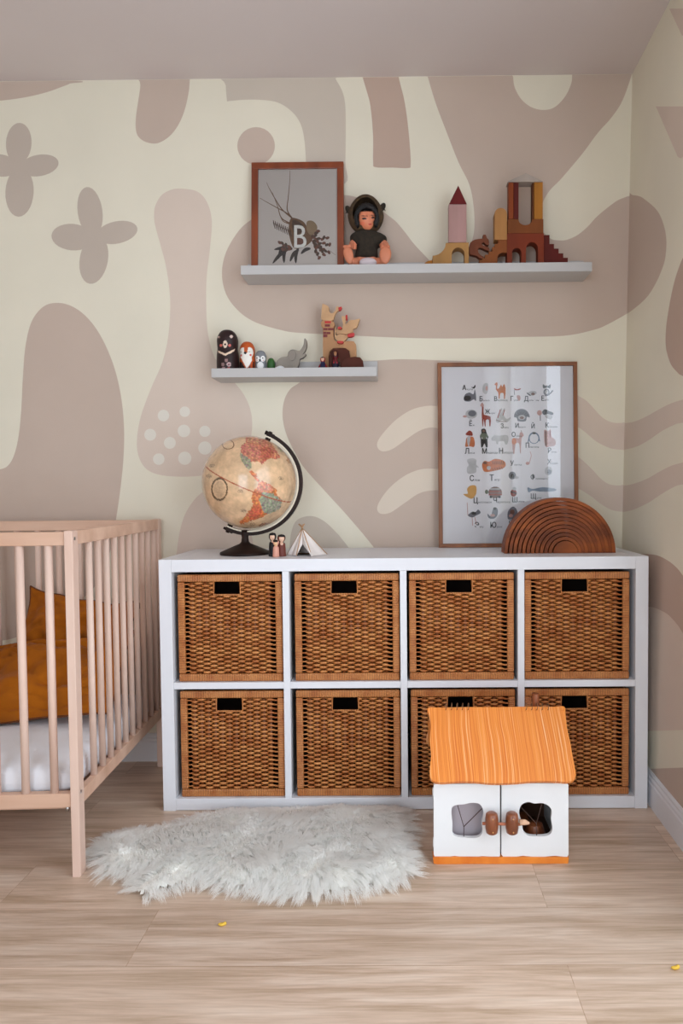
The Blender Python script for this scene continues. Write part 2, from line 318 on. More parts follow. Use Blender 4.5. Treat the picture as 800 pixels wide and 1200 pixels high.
# window beside the camera, plus one added behind it for fill light
wfm = M('window_frame_paint', (235, 235, 232), rough=.4)
def thin_glass(name, f0=.04):
    m = bpy.data.materials.new(name); m.use_nodes = True; nt = m.node_tree; N = nt.nodes; L = nt.links; N.remove(N['Principled BSDF'])
    t = N.new('ShaderNodeBsdfTransparent'); g = N.new('ShaderNodeBsdfGlossy'); g.inputs['Roughness'].default_value = .02
    fr = N.new('ShaderNodeFresnel'); fr.inputs[0].default_value = 1.5; mx = N.new('ShaderNodeMixShader')
    L.new(fr.outputs[0], mx.inputs[0]); L.new(t.outputs[0], mx.inputs[1]); L.new(g.outputs[0], mx.inputs[2]); L.new(mx.outputs[0], N['Material Output'].inputs[0]); return m
glass = thin_glass('picture_glass')
def curtain_mat():
    m = bpy.data.materials.new('sheer_curtain'); m.use_nodes = True; nt = m.node_tree; N = nt.nodes; L = nt.links; N.remove(N['Principled BSDF'])
    t = N.new('ShaderNodeBsdfTransparent'); d = N.new('ShaderNodeBsdfTranslucent'); d.inputs[0].default_value = (.9, .9, .88, 1); e = N.new('ShaderNodeBsdfDiffuse'); e.inputs[0].default_value = (.9, .9, .88, 1)
    a = N.new('ShaderNodeMixShader'); a.inputs[0].default_value = .5; b = N.new('ShaderNodeMixShader'); b.inputs[0].default_value = .55
    L.new(d.outputs[0], a.inputs[1]); L.new(e.outputs[0], a.inputs[2]); L.new(t.outputs[0], b.inputs[1]); L.new(a.outputs[0], b.inputs[2]); L.new(b.outputs[0], N['Material Output'].inputs[0]); return m
cm = curtain_mat()
mb = MB(); X = XR+.06
for a in [(wy0, wy0-.05, wz0, wz1), (wy1+.05, wy1, wz0, wz1), (wy0-.05, wy1+.05, wz0, wz0+.05), (wy0-.05, wy1+.05, wz1-.05, wz1), (-1.93, -1.87, wz0+.05, wz1-.05)]:
    mb.box(X-.02, X+.03, min(a[0], a[1]), max(a[0], a[1]), a[2], a[3])
struct(mb.build('window_1', wfm, bevel=.003))
mb = MB(); x0, x1, z0, z1 = WB
for a in [(x0, x0+.05, z0, z1), (x1-.05, x1, z0, z1), (x0+.05, x1-.05, z0, z0+.05), (x0+.05, x1-.05, z1-.05, z1), ((x0+x1)/2-.03, (x0+x1)/2+.03, z0+.05, z1-.05)]:
    mb.box(a[0], a[1], YB-.09, YB-.04, a[2], a[3])
struct(mb.build('added_fill_window', wfm, bevel=.003))  # frame of the added window that the fill light shines through
def curtain(y0, y1, label):
    mb = MB(); n = 60; vs_ = []; fs = []
    for i in range(n+1):
        y = y0+(y1-y0)*i/n; x = XR-.12+.022*sin(i*.95)+.008*sin(i*.37)
        vs_ += [(x, y, .04), (x, y, 2.3)]
    for i in range(n): fs.append((2*i, 2*i+2, 2*i+3, 2*i+1))
    mb.add(vs_, fs); return tag(mb.build('sheer_curtain', cm, smooth=True), label, 'curtain')
curtain(-.88, -1.5, 'sheer white curtain gathered at the near end of the side window')
curtain(-2.45, -2.95, 'sheer white curtain gathered at the far end of the side window')
mb = MB(); mb.tube([(XR-.12, -.8, 2.31), (XR-.12, -3.05, 2.31)], .012, 12)
for y in (-.9, -1.9, -2.95): mb.tube([(XR-.12, y, 2.31), (XR+.0, y, 2.31)], .007, 8)
tag(mb.build('curtain_rod', wfm, smooth=True), 'white curtain rod above the side window', 'curtain rod')

# ------------------------------------------------------------------ storage unit
KY = -.40; KH = .7678; KX = 1.47
white = M('white_foil', (226, 227, 232), rough=.4, var=.015, vs_=3, bump=.03, bs=200)
ku = thing('cube_shelf_unit', (KX/2, KY/2, 0), 'low white eight-cube shelf unit on the floor against the patterned wall', 'shelf unit')
t = .038; s_ = .02; bw = (KX-2*t-3*s_)/4; bh = (KH-2*t-s_)/2; yb = -.0145
MB().box(0, t, KY, yb, 0, KH).build('side_panel', white, ku, bevel=.001)
MB().box(KX-t, KX, KY, yb, 0, KH).build('side_panel', white, ku, bevel=.001)
MB().box(t+.0003, KX-t-.0003, KY, yb, KH-t, KH-.0004).build('top_panel', white, ku, bevel=.001)
MB().box(t+.0003, KX-t-.0003, KY, yb, .002, t).build('bottom_panel', white, ku, bevel=.001)
bays = []
for i in range(4):
    bx = t+i*(bw+s_); bays.append(bx)
    MB().box(bx+.0002, bx+bw-.0002, KY+.001, yb, t+bh, t+bh+s_).build('shelf', white, ku, bevel=.0008)
    if i: MB().box(bx-s_, bx, KY+.0005, yb, t+.0002, KH-t-.0002).build('divider', white, ku, bevel=.0008)

# ------------------------------------------------------------------ baskets
rat = M('rattan_strand', (214, 146, 84), rough=.4, col2=(166, 92, 42), vs_=26, stretch=(1, 1, 1.6), spec=.5, detail=3); ratstake = M('rattan_stake', (132, 70, 30), rough=.5, var=.3, vs_=40)
ratx = M('rattan_wrap_across', (222, 148, 84), rough=.45, col2=(188, 110, 54), vs_=30, wave=('X', 62, 1.0, .55), bump=.6)
ratz = M('rattan_wrap_down', (222, 148, 84), rough=.45, col2=(188, 110, 54), vs_=30, wave=('Z', 62, 1.0, .5), bump=.6)
inner = M('rattan_inside_shade', (48, 28, 16), rough=.8, var=.3, vs_=20)  # rattan coloured near-black so the basket's inner shade is painted in
BWd, BHt, BDp = .317, .326, .34
bk = thing('rattan_basket', (0, 0, 0), '', 'basket', 'rattan baskets in the shelf unit')
hw = BWd/2; fy = -BDp/2; rb = .021
R_ = lambda *a: MB().box(*a)
R_(-hw, hw, fy-.004, fy+.01, BHt-.022, BHt).build('top_rim', ratx, bk, bevel=.004, local=True)
R_(-hw, hw, fy-.004, fy+.01, 0, .023).build('bottom_rim', ratx, bk, bevel=.004, local=True)
for s in (-1, 1): R_(min(s*hw, s*(hw-rb)), max(s*hw, s*(hw-rb)), fy-.003, fy+.01, .0235, BHt-.0225).build('side_border', ratz, bk, bevel=.004, local=True)
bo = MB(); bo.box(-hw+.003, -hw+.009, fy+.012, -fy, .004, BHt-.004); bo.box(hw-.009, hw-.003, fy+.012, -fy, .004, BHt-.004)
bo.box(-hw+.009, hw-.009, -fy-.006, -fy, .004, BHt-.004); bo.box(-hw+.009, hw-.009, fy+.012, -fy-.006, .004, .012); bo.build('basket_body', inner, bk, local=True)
hx0, hx1, hz0, hz1 = -.046, .030, BHt-.061, BHt-.024
wv = MB(); nst = 12; ix0, ix1 = -hw+rb-.001, hw-rb+.001; zz0, zz1 = .0245, BHt-.0235; nr = 42; rh = (zz1-zz0)/nr
stx = [ix0+.022+(ix1-ix0-.044)*k/(nst-1) for k in range(nst)]; sp = stx[1]-stx[0]
def strand(xa, xb, z, ph, row):
    n = max(2, int((xb-xa)/(sp/8))); pr = []
    for i in range(n+1):
        x = xa+(xb-xa)*i/n; wgl = math.tanh(2.2*cos(pi*(x-stx[0])/sp+ph))
        e = min(x-ix0, ix1-x); conv = max(0, 1-e/.021)
        dz = (rh*.42 if row % 2 == 0 else -rh*.42)*min(1, conv*1.7)
        y = fy+.0028-.0046*wgl*(1-conv*.8); hh = rh*(.48+.16*wgl)*(1-.5*min(1, conv*1.5))
        pr.append((x, y, z+dz+random.uniform(-.0002, .0002), hh))
    vs_ = []; fs = []
    for x, y, zc, hh in pr: vs_ += [(x, y-.0003, zc-hh), (x, y-.0017, zc), (x, y-.0003, zc+hh), (x, y+.0012, zc)]
    for i in range(len(pr)-1):
        for q in range(4): fs.append((4*i+q, 4*i+(q+1) % 4, 4*i+4+(q+1) % 4, 4*i+4+q))
    wv.add(vs_, fs)
for r in range(nr):
    z = zz0+(r+.5)*rh; ph = (pi if (r//1) % 2 else 0)
    if z > hz0-.004: strand(ix0, hx0-.004, z, ph, r); strand(hx1+.004, ix1, z, ph, r)
    else: strand(ix0, ix1, z, ph, r)
for x in stx:
    top = zz1 if not (hx0-.004 < x < hx1+.004) else hz0-.004
    wv.box(x-.0042, x+.0042, fy+.0012, fy+.0042, zz0, top, 1)
wv.build('woven_front', [rat, ratstake], bk, local=True, smooth=True)
hd = MB(); hd.tube([(hx0-.002, fy-.001, hz1+.002), (hx0-.002, fy-.001, hz0-.001), (hx1+.002, fy-.001, hz0-.001), (hx1+.002, fy-.001, hz1+.002)], .0032, 8)
hd.build('handle_loop', ratx, bk, local=True, smooth=True)
names = [['far left of the top row, left of the second upright', 'second in the top row, under the small fabric tent', 'third in the top row, under the left side of the alphabet poster', 'far right of the top row, under the wooden rainbow'],
         ['far left of the bottom row, nearest the crib leg', 'second in the bottom row, behind the sheepskin', 'third in the bottom row, behind the dollhouse roof', 'far right of the bottom row, beside the dollhouse chimney']]
offs = [(.005, .006, -.001, -.006), (.0065, .006, .002, -.006)]
first = True
for row in (0, 1):
    for i in range(4):
        loc = (bays[i]+bw/2+offs[row][i], KY+.014+BDp/2, (t+bh+s_ if row == 0 else t)+.0005)
        lb = 'brown rattan basket, '+names[row][i]
        if first: bk.location = loc; bk['label'] = lb; first = False
        else: dup(bk, loc, lb)

# ------------------------------------------------------------------ crib
beech = M('beech_wood', (232, 204, 188), rough=.5, col2=(215, 182, 164), vs_=14, stretch=(1, 1, .12), bump=.04)
beechx = M('beech_wood_rail', (228, 192, 168), rough=.5, col2=(202, 160, 134), vs_=14, stretch=(.12, 1, 1))
steel = M('steel', (200, 200, 200), rough=.3, metal=1)
p0 = px(94.7, 1028, 2, 0); CRL, CRD, CRH = 1.27, .728, .877
cr = thing('crib', (p0.x, p0.y, 0), 'light beech wooden baby crib with round spindles at the left edge', 'crib', rz=radians(2.6))
PW, PD = .021, .033
for (a, b) in ((0, 0), (0, 1), (1, 0), (1, 1)):
    xx = 0 if a == 0 else -CRL+PW; yy = 0 if b == 0 else CRD-PD
    pst = MB().box(xx-PW, xx, yy, yy+PD, 0, CRH).build('post', beech, cr, bevel=.0015, local=True)
    if a == 0 and b == 0:
        for z in (CRH-.02, .215):
            sc = MB(); sc.tube([(-.0005, .012, z), (.0012, .012, z)], .0045, 10); sc.build('bolt', steel, pst, local=True)
for yy in (.004, CRD-.026):
    for z0, z1 in ((CRH-.037, CRH-.003), (.178, .213)):
        MB().box(-CRL+PW, -PW, yy, yy+.022, z0, z1).build('rail', beechx, cr, bevel=.002, local=True)
    k = 0; xx = -.066
    while xx > -CRL+.05:
        m_ = MB(); m_.tube([(xx, yy+.011, .213), (xx, yy+.011, CRH-.037)], .0098, 12); m_.build('spindle', beech, cr, smooth=True, local=True); xx -= .0712
for xx in (-.02, -CRL):
    for z0, z1 in ((CRH-.036, CRH-.001), (.178, .213)):
        MB().box(xx+.0005, xx+.0195, PD, CRD-PD, z0, z1).build('rail', beechx, cr, bevel=.002, local=True)
    for k in range(10):
        yy = .122+.0605*k
        if yy > CRD-PD-.012: break
        m_ = MB(); m_.tube([(xx+.01, yy, .213), (xx+.01, yy, CRH-.036)], .0088, 12); m_.build('spindle', beech, cr, smooth=True, local=True)
MB().box(-CRL+.022, -.0225, .028, CRD-.028, .165, .177).build('mattress_base', beechx, cr, local=True)
bl = MB(); bl.tube([(-.034, .014, .178), (-.034, .014, .166)], .005, 10); bl.build('bolt', steel, cr, local=True, smooth=True)
# mattress
sheet = M('white_sheet', (238, 239, 244), rough=.85, var=.03, vs_=5, bump=.25, bs=25)
def rot2(x, y, z):
    a = radians(2.6); return Vector((p0.x+x*cos(a)-y*sin(a), p0.y+x*sin(a)+y*cos(a), z))
mt = MB(); nx, ny = 90, 44; ax, ay, th = .60, .325, .1
def superell(u, v): return (max(0, 1-abs(u)**9))**.22*(max(0, 1-abs(v)**7))**.25
vs_ = []; fs = []
for side in (1, -1):
    b0 = len(vs_)
    for i in range(nx+1):
        for j in range(ny+1):
            u = sin(pi/2*(-1+2*i/nx)); v = sin(pi/2*(-1+2*j/ny)); h = superell(u, v)
            wr_ = .0045*noise.noise(Vector((u*9, v*5, 1)))+.004*noise.noise(Vector((u*25, v*3, 5)))*abs(v)**3
            zc = .2285+side*(.0515*h if side < 0 else .056*h+wr_*h)
            vs_.append(rot2(-CRL/2+u*ax, CRD/2-.002+v*ay+.003*noise.noise(Vector((u*20, zc*20, 2))), zc))
    for i in range(nx):
        for j in range(ny): q = b0+i*(ny+1)+j; fs.append((q, q+1, q+ny+2, q+ny+1))
mt.add(vs_, fs)
tag(mt.build('crib_mattress', sheet, smooth=True), 'mattress in a white fitted sheet lying in the crib', 'mattress')
# cushions
must = M('mustard_linen', (178, 100, 14), rough=.95, col2=(142, 76, 8), vs_=6, bump=.35, bs=70, sheen=.08, spec=.2)
must2 = M('mustard_piping', (96, 48, 8), rough=.9)
def cushion(c, wid, hei, th, R, label, seed):
    mb = MB(); n = 44; vs_ = []; fs = []; edge = []
    for side in (1, -1):
        b0 = len(vs_)
        for i in range(n+1):
            for j in range(n+1):
                u = sin(pi/2*(-1+2*i/n)); v = sin(pi/2*(-1+2*j/n)); pin = 1-.09*(1-abs(u)**2)*abs(v)**3
                pinu = 1-.09*(1-abs(v)**2)*abs(u)**3
                h = ((1-abs(u)**2.6)*(1-abs(v)**2.6))**.55
                cr_ = noise.noise(Vector((u*2.2+seed, v*3.5, side)))*.035-abs(noise.noise(Vector((u*3+seed, v*6+u*3, 7))))*.05-abs(noise.noise(Vector((u*5-v*4+seed, v*3, 3))))*.025
                p = Vector((u*wid/2*pinu, v*hei/2*pin, side*(th/2*h+cr_*h))); p.z += .03*noise.noise(Vector((u*1.6+seed, v*1.6, 11))); p.y += .03*noise.noise(Vector((u*1.9+seed, v, 4)))*(v+1)/2
                p = R@p; vs_.append(Vector(c)+p)
        for i in range(n):
            for j in range(n): q = b0+i*(n+1)+j; fs.append((q, q+1, q+n+2, q+n+1))
    mb.add(vs_, fs)
    ids = [(i, 0) for i in range(n)]+[(n, j) for j in range(n)]+[(i, n) for i in range(n, 0, -1)]+[(0, j) for j in range(n, -1, -1)]
    path = [vs_[i*(n+1)+j] for i, j in ids]
    o = thing('cushion', tuple(c), label, 'cushion', 'mustard cushions in the crib')
    mb.build('cover', must, o, smooth=True)
    pb = MB(); pb.tube(path, .003, 6); pb.build('piping', must2, o, smooth=True)
from mathutils import Euler
cushion((-.385, -.345, .398), .50, .33, .11, (Euler((radians(38), 0, 0)).to_matrix() @ Euler((0, 0, radians(5))).to_matrix()), 'mustard cushion lying tilted at the front on the white mattress', 3)
cushion((-.375, -.185, .462), .38, .34, .09, (Euler((radians(70), 0, 0)).to_matrix() @ Euler((0, 0, radians(-10))).to_matrix()), 'mustard cushion propped up behind the front one, corner pointing up', 9)

# ------------------------------------------------------------------ picture ledges
led_m = M('ledge_paint', (190, 188, 187), rough=.6, var=.02, vs_=4)
def ledge(x0, x1, zb, label):
    o = thing('picture_ledge', ((x0+x1)/2, -.06, zb), label, 'shelf', 'white picture ledges')
    MB().box(x0, x1, -.108, -.0125, zb, zb+.012).build('base_board', led_m, o, bevel=.0008)
    MB().box(x0, x1, -.12, -.1082, zb, zb+.0305).build('front_lip', led_m, o, bevel=.0008)
    MB().box(x0, x1, -.0123, -.0012, zb, zb+.07).build('back_board', led_m, o, bevel=.0008)
ZU, ZL = 1.699, 1.3565
ledge(.198, 1.376, ZU, 'upper and longer white ledge holding a framed print and wooden blocks')
ledge(.093, .651, ZL, 'lower and shorter white ledge holding nesting dolls and an elephant')
SU, SL = ZU+.0123, ZL+.0123

# flat-sawn toy from a traced outline, real thickness
def cut(name, pts, yf, dep, mat, zmin, n=0, holes=(), bevel=.0008, parent=None, label=None, cat=None, group=None):
    pr = lambda P: [(lambda v: Vector((v.x, yf, max(v.z, zmin))))(px(x, y, 1, yf)) for x, y in P]
    P = spline(pts, n) if n else pts
    mb = MB(); mb.prism(pr(P), (0, dep, 0), 0, [pr(h) for h in holes])
    o = mb.build(name, mat, parent, bevel=bevel)
    if label and parent is None: tag(o, label, cat, group)
    return o
def wood(name, c, st=(1, 1, .15), v=.18): return M(name, c, rough=.6, var=v, vs_=18, stretch=st, spec=.2)

# ------------------------------------------------------------------ framed print (upper ledge) and alphabet poster
def framed(name, TL, TR, BR, BL, ybot, ytop, zbot, fwid, fdep, fmat, pmat, label, arts):
    # leaning rectangle: bottom edge at y=ybot, top edge at y=ytop
    zt = px(TL[0], (TL[1]+TR[1])/2, 1, ytop).z; n = Vector((0, zt-zbot, -(ytop-ybot))).cross(Vector((1, 0, 0))).normalized()
    n = Vector((0, -(zt-zbot), (ytop-ybot))).normalized(); P0 = Vector((0, ybot, zbot))
    x0 = (px_plane(*TL, P0, n).x+px_plane(*BL, P0, n).x)/2; x1 = (px_plane(*TR, P0, n).x+px_plane(*BR, P0, n).x)/2
    up = Vector((0, ytop-ybot, zt-zbot)); hgt = up.length; up.normalize()
    o = thing(name, ((x0+x1)/2, ybot, zbot), label, 'picture')
    def Q(a, b, c): return Vector((a, 0, 0))+P0+up*b-n*c     # c: behind the front face
    def bar(a0, a1, b0, b1, nm='frame_bar'):
        m = MB(); m.hexa([Q(a0, b0, 0), Q(a1, b0, 0), Q(a1, b1, 0), Q(a0, b1, 0)], [Q(a0, b0, fdep), Q(a1, b0, fdep), Q(a1, b1, fdep), Q(a0, b1, fdep)]); return m
    fr = MB()
    for q in [(x0, x1, 0, fwid), (x0, x1, hgt-fwid, hgt), (x0, x0+fwid, fwid, hgt-fwid), (x1-fwid, x1, fwid, hgt-fwid)]:
        m = bar(*q); fr.add(m.v, m.f)
    fr.build('frame', fmat, o, bevel=.001)
    sh = MB(); a0, a1, b0, b1 = x0+fwid+.0002, x1-fwid-.0002, fwid+.0002, hgt-fwid-.0002
    sh.hexa([Q(a0, b0, .008), Q(a1, b0, .008), Q(a1, b1, .008), Q(a0, b1, .008)], [Q(a0, b0, fdep-.001), Q(a1, b0, fdep-.001), Q(a1, b1, fdep-.001), Q(a0, b1, fdep-.001)])
    def flat(pts, mi, layer=1):
        sh.poly([px_plane(x, y, P0-n*.008, n)+n*(.00012*layer) for x, y in pts], mi)
    def line(pts, wd, mi, layer=1):
        pts = [Vector(p) for p in pts]
        L_, R2 = [], []
        for i, p in enumerate(pts):
            t_ = (pts[min(i+1, len(pts)-1)]-pts[max(i-1, 0)]).normalized(); nn = Vector((-t_.y, t_.x)); ww = wd[i] if isinstance(wd, (list, tuple)) else wd
            L_.append(p+nn*ww/2); R2.append(p-nn*ww/2)
        flat([tuple(p) for p in L_]+[tuple(p) for p in reversed(R2)], mi, layer)
    def text(tx, x, y, size, mi, layer=2, sx=1., bold=0):   # size in photo pixels (cap height ~ .7 size)
        vv, ff = text_mesh(tx, 1.0)
        sh.add([px_plane(x+v.x*size*sx, y-v.y*size, P0-n*.008, n)+n*(.00012*layer) for v in vv], ff, mi)
        for q_ in ((1, 0), (.5, -.35), (.5, .35)) if bold else (): sh.add([px_plane(x+bold*q_[0]+v.x*size*sx, y+q_[1]*bold-v.y*size, P0-n*.008, n)+n*(.00012*(layer+1+abs(q_[1])*(2+q_[1]))) for v in vv], ff, mi)
        return max([v.x for v in vv] or [0])*size*sx
    arts(flat, line, text)
    sh.build('printed_sheet', pmat, o)
    g = MB(); g.hexa([Q(a0, b0, .004), Q(a1, b0, .004), Q(a1, b1, .004), Q(a0, b1, .004)], [Q(a0, b0, .0045), Q(a1, b0, .0045), Q(a1, b1, .0045), Q(a0, b1, .0045)])
    g.build('glass_pane', glass, o)
    return o
ink = lambda nm, c: M('print_'+nm, c, rough=.8, var=.1, vs_=60, spec=.2)
def art_b(flat, line, text):
    Z = lambda x, y: (300+x/8, 185+y/8); ZL_ = lambda P: [Z(*p) for p in P]
    rnd = random.Random(4)
    for P in ([(345, 575), (292, 490), (300, 380), (314, 230), (318, 118)], [(335, 568), (290, 520), (200, 470), (100, 415), (32, 375)], [(330, 560), (240, 480), (170, 370), (125, 290), (98, 230)], [(310, 610), (235, 560), (200, 450), (150, 320)], [(320, 620), (250, 590), (210, 500)]):
        line(spline(ZL_(P), 5, False), [1.5-1.1*i/(5*(len(P)-1)) for i in range(5*(len(P)-1)+1)], 1, 1)
    flat(spline(ZL_([(325, 568), (390, 572), (450, 605), (490, 670), (540, 705), (520, 780), (450, 835), (360, 850), (320, 770), (305, 660)]), 4), 1, 2)
    flat(spline(ZL_([(345, 585), (400, 600), (440, 640), (420, 700), (370, 720), (340, 660)]), 4), 5, 3)
    flat(spline(ZL_([(475, 600), (530, 592), (572, 640), (562, 690), (520, 725), (480, 690)]), 4), 4, 3)
    line(ZL_([(160, 610), (240, 655), (330, 690)]), .6, 1, 2)
    for k in range(9):
        x, y = 165+k*19, 612+k*9; line(ZL_([(x, y), (x-4, y-26)]), [1.3, .7], 5, 3); line(ZL_([(x, y), (x+14, y+54)]), [1.4, .7], 5, 3)
    for a, b in (((300, 860), (155, 990)), ((280, 850), (262, 985)), ((330, 860), (170, 860)), ((400, 860), (318, 972)), ((395, 850), (372, 988)), ((510, 850), (420, 900)), ((230, 850), (205, 950))):
        c = ((a[0]+b[0])/2+rnd.uniform(-12, 12), (a[1]+b[1])/2-14); line(spline(ZL_([a, c, b]), 4, False), [1.6, 2.6, 3.6, 4.2, 4.2, 3.8, 3.2, 2.2, .8], 2, 3)
    for a, b in (((520, 780), (665, 745)), ((520, 780), (690, 815)), ((530, 800), (680, 890)), ((540, 810), (585, 930)), ((510, 760), (585, 695)), ((560, 800), (640, 900)), ((340, 850), (225, 800)), ((330, 860), (240, 850))):
        line(ZL_([a, b]), 1.3, 3, 3)
        for k in range(6):
            t_ = (k+1)/6; x = a[0]+(b[0]-a[0])*t_; y = a[1]+(b[1]-a[1])*t_
            flat(ellipse(*Z(x+rnd.uniform(-9, 9), y+rnd.uniform(-9, 9)), 2.6, 1.7, rnd.uniform(0, 180), 8), 3 if k % 2 else 5, 4+k % 3)
    flat(ellipse(*Z(405, 780), 6.5, 7, 0, 16), 3, 5)
    line(ZL_([(690, 870), (745, 912)]), .35, 1, 2)
    text('B', 342.3, 290.5, 38.5, 6, 9, .78, .5)
redwood = M('stained_frame', (142, 66, 28), rough=.42, col2=(108, 46, 18), vs_=20, stretch=(1, 1, .3), coat=.2)
framed('botanical_print', (294.3, 190.5), (402, 190), (403, 312), (294.3, 312), -.055, -.02, SU, .0225, .02, redwood,
       [M('print_grey_paper', (196, 186, 178), rough=.8, var=.02, spec=.2), ink('stem', (110, 78, 50)), ink('leaf', (48, 42, 40)), ink('berry', (108, 64, 48)), ink('tan', (142, 118, 88)), ink('dark', (74, 52, 38)), ink('white', (232, 228, 220))],
       'small reddish-brown frame with a dried-flower print and white letter B on the upper ledge', art_b)

def art_abc(flat, line, text):
    K, RED, OR, PK, GY, LG, BR, BL, GN, YL = range(1, 11)
    z4 = lambda x, y: (520+x/10, 430+y/10); z5 = lambda x, y: (590+x/8.889, 430+y/8.889); z6 = lambda x, y: (520+x/5, 540+y/5)
    def S(z, P, m, l=1, n=3): flat(spline([z(*p) for p in P], n) if n else [z(*p) for p in P], m, l)
    def E(z, x, y, a, b, m, l=1, r=0): 
        s = {z4: 10, z5: 8.889, z6: 5}[z]; cx, cy = z(x, y); flat(ellipse(cx, cy, a/s, b/s, r, 14), m, l)
    def Lg(z, P, wd, m, l=1): s = {z4: 10, z5: 8.889, z6: 5}[z]; line([z(*p) for p in P], wd/s, m, l)
    for z, x, y, a, b, sz in [(z4, 212, 272, 'А', 'кула', 82), (z4, 410, 403, 'Б', 'елка', 82), (z4, 582, 400, 'В', 'ерблюд', 76), (z5, 65, 355, 'Г', 'усь', 72), (z5, 208, 356, 'Д', 'ельфин', 72), (z5, 386, 352, 'Е', 'нот', 72),
            (z4, 290, 692, 'Ё', 'ж', 80), (z4, 478, 550, 'Ж', 'ираф', 74), (z4, 660, 718, 'З', 'аяц', 76), (z5, 115, 634, 'И', 'ндюк', 68), (z5, 282, 640, 'Й', '', 66), (z5, 428, 632, 'К', 'орова', 72),
            (z4, 240, 1018, 'Л', 'иса', 92), (z4, 440, 1016, 'М', 'едведь', 88), (z4, 638, 1015, 'Н', 'осорог', 92), (z5, 78, 728, 'О', 'лень', 70), (z5, 222, 842, 'П', 'ингвин', 72), (z5, 455, 894, 'Р', 'ысь', 72),
            (z6, 148, 118, 'С', 'лон', 46), (z6, 265, 117, 'Т', 'игр', 50), (z5, 65, 1028, 'У', 'литка', 72), (z6, 505, 110, 'Ф', 'ламинго', 42), (z5, 452, 1012, 'Х', 'омяк', 68),
            (z6, 170, 248, 'Ц', 'ыпленок', 46), (z6, 285, 247, 'Ч', 'ерепаха', 46), (z6, 397, 243, 'Ш', 'мель', 42), (z6, 505, 222, 'Щ', 'ука', 42), (z6, 178, 392, 'Э', 'му', 46), (z6, 268, 392, 'Ю', 'рок', 46)]:
        s = {z4: 10, z5: 8.889, z6: 5}[z]; X, Y = z(x, y); wd = text(a, X, Y, sz/s, K, 8, .85, .35)
        if b: text(b, X+wd+.7, Y, sz/s*.36, K, 8, 1.15)
    # whale, squirrel, camel, goose, dolphin, raccoon
    S(z4, [(230, 370), (250, 320), (300, 300), (345, 320), (360, 260), (375, 330), (375, 400), (350, 380), (300, 405), (245, 400)], GY); E(z4, 275, 365, 42, 30, K, 2); S(z4, [(318, 235), (345, 235), (365, 208), (370, 232), (352, 255)], K)
    S(z4, [(455, 230), (480, 190), (515, 200), (515, 280), (490, 320), (455, 290)], LG); E(z4, 500, 250, 14, 28, PK, 2)
    S(z4, [(590, 205), (622, 178), (628, 210), (622, 250), (645, 250), (668, 205), (685, 235), (702, 198), (722, 250), (715, 370), (702, 370), (698, 310), (660, 310), (652, 370), (640, 365), (635, 300), (608, 265), (610, 220)], OR, 1, 2)
    S(z5, [(105, 222), (140, 232), (178, 222), (165, 240), (120, 242)], RED); Lg(z5, [(110, 240), (112, 290)], 5, K); S(z5, [(135, 300), (170, 300), (172, 345), (150, 350)], PK)
    E(z5, 295, 275, 50, 24, LG, 1, -8); E(z5, 305, 282, 20, 14, BR, 2); Lg(z5, [(240, 270), (280, 300)], 10, K, 2)
    S(z5, [(408, 180), (430, 195), (465, 195), (488, 182), (482, 222), (450, 215), (412, 222)], K); E(z5, 445, 262, 32, 36, GY); E(z5, 448, 262, 18, 22, LG, 2); Lg(z5, [(430, 300), (470, 290), (512, 245)], 14, GY, 2)
    # hedgehog, giraffe, hare, bird, cow
    E(z4, 320, 553, 70, 55, LG); E(z4, 330, 545, 48, 36, GY, 2); E(z4, 245, 580, 24, 14, PK, 2)
    S(z4, [(425, 455), (450, 418), (465, 470), (468, 560), (545, 580), (545, 690), (532, 690), (525, 620), (490, 625), (488, 695), (478, 690), (465, 610), (458, 690), (450, 690), (442, 560), (445, 470)], RED, 1, 2); E(z4, 447, 450, 22, 18, PK, 2)
    S(z4, [(615, 600), (640, 540), (670, 485), (680, 500), (665, 550), (700, 490), (715, 488), (700, 560), (735, 610), (775, 590), (780, 605), (735, 650), (680, 620), (640, 655), (610, 640)], LG); Lg(z4, [(660, 500), (630, 600)], 10, RED, 2); Lg(z4, [(712, 500), (690, 570)], 8, RED, 2); Lg(z4, [(610, 620), (660, 640), (730, 640)], 8, BR, 2)
    S(z5, [(108, 520), (120, 470), (160, 442), (210, 440), (252, 470), (272, 525), (240, 520), (228, 565), (150, 565), (135, 530)], GY); 
    for k in range(7): Lg(z5, [(190, 520), (118+k*24, 505-45*sin(pi*(k+.5)/7))], 4, K, 2)
    E(z5, 188, 525, 38, 26, LG, 3); E(z5, 188, 530, 22, 14, BR, 4)
    E(z5, 372, 478, 26, 28, PK); S(z5, [(400, 470), (430, 440), (470, 460), (512, 475), (510, 500), (460, 490), (420, 500)], K); Lg(z5, [(380, 500), (382, 560)], 8, K); S(z5, [(430, 495), (500, 500), (495, 545), (440, 530)], LG)
    # fox, bear, rhino, deer, penguin, lynx
    S(z4, [(252, 790), (295, 745), (330, 765), (335, 805), (290, 805)], RED); S(z4, [(265, 830), (300, 815), (345, 825), (362, 890), (350, 938), (300, 930), (250, 935), (255, 880)], OR); S(z4, [(275, 820), (310, 815), (300, 900), (290, 935), (272, 880)], LG, 2)
    S(z4, [(435, 735), (465, 722), (490, 735), (500, 775), (522, 820), (510, 850), (512, 938), (490, 938), (475, 895), (455, 938), (435, 938), (430, 850), (420, 810), (440, 775)], K, 1, 2); S(z4, [(440, 780), (495, 780), (515, 815), (470, 850), (425, 815)], GN, 2); E(z4, 465, 750, 16, 16, BR, 2); E(z4, 445, 835, 8, 10, LG, 3); E(z4, 500, 835, 8, 10, LG, 3)
    S(z4, [(555, 840), (590, 800), (650, 805), (740, 800), (755, 850), (740, 905), (715, 905), (700, 870), (640, 875), (635, 905), (615, 900), (605, 865), (570, 865)], LG)
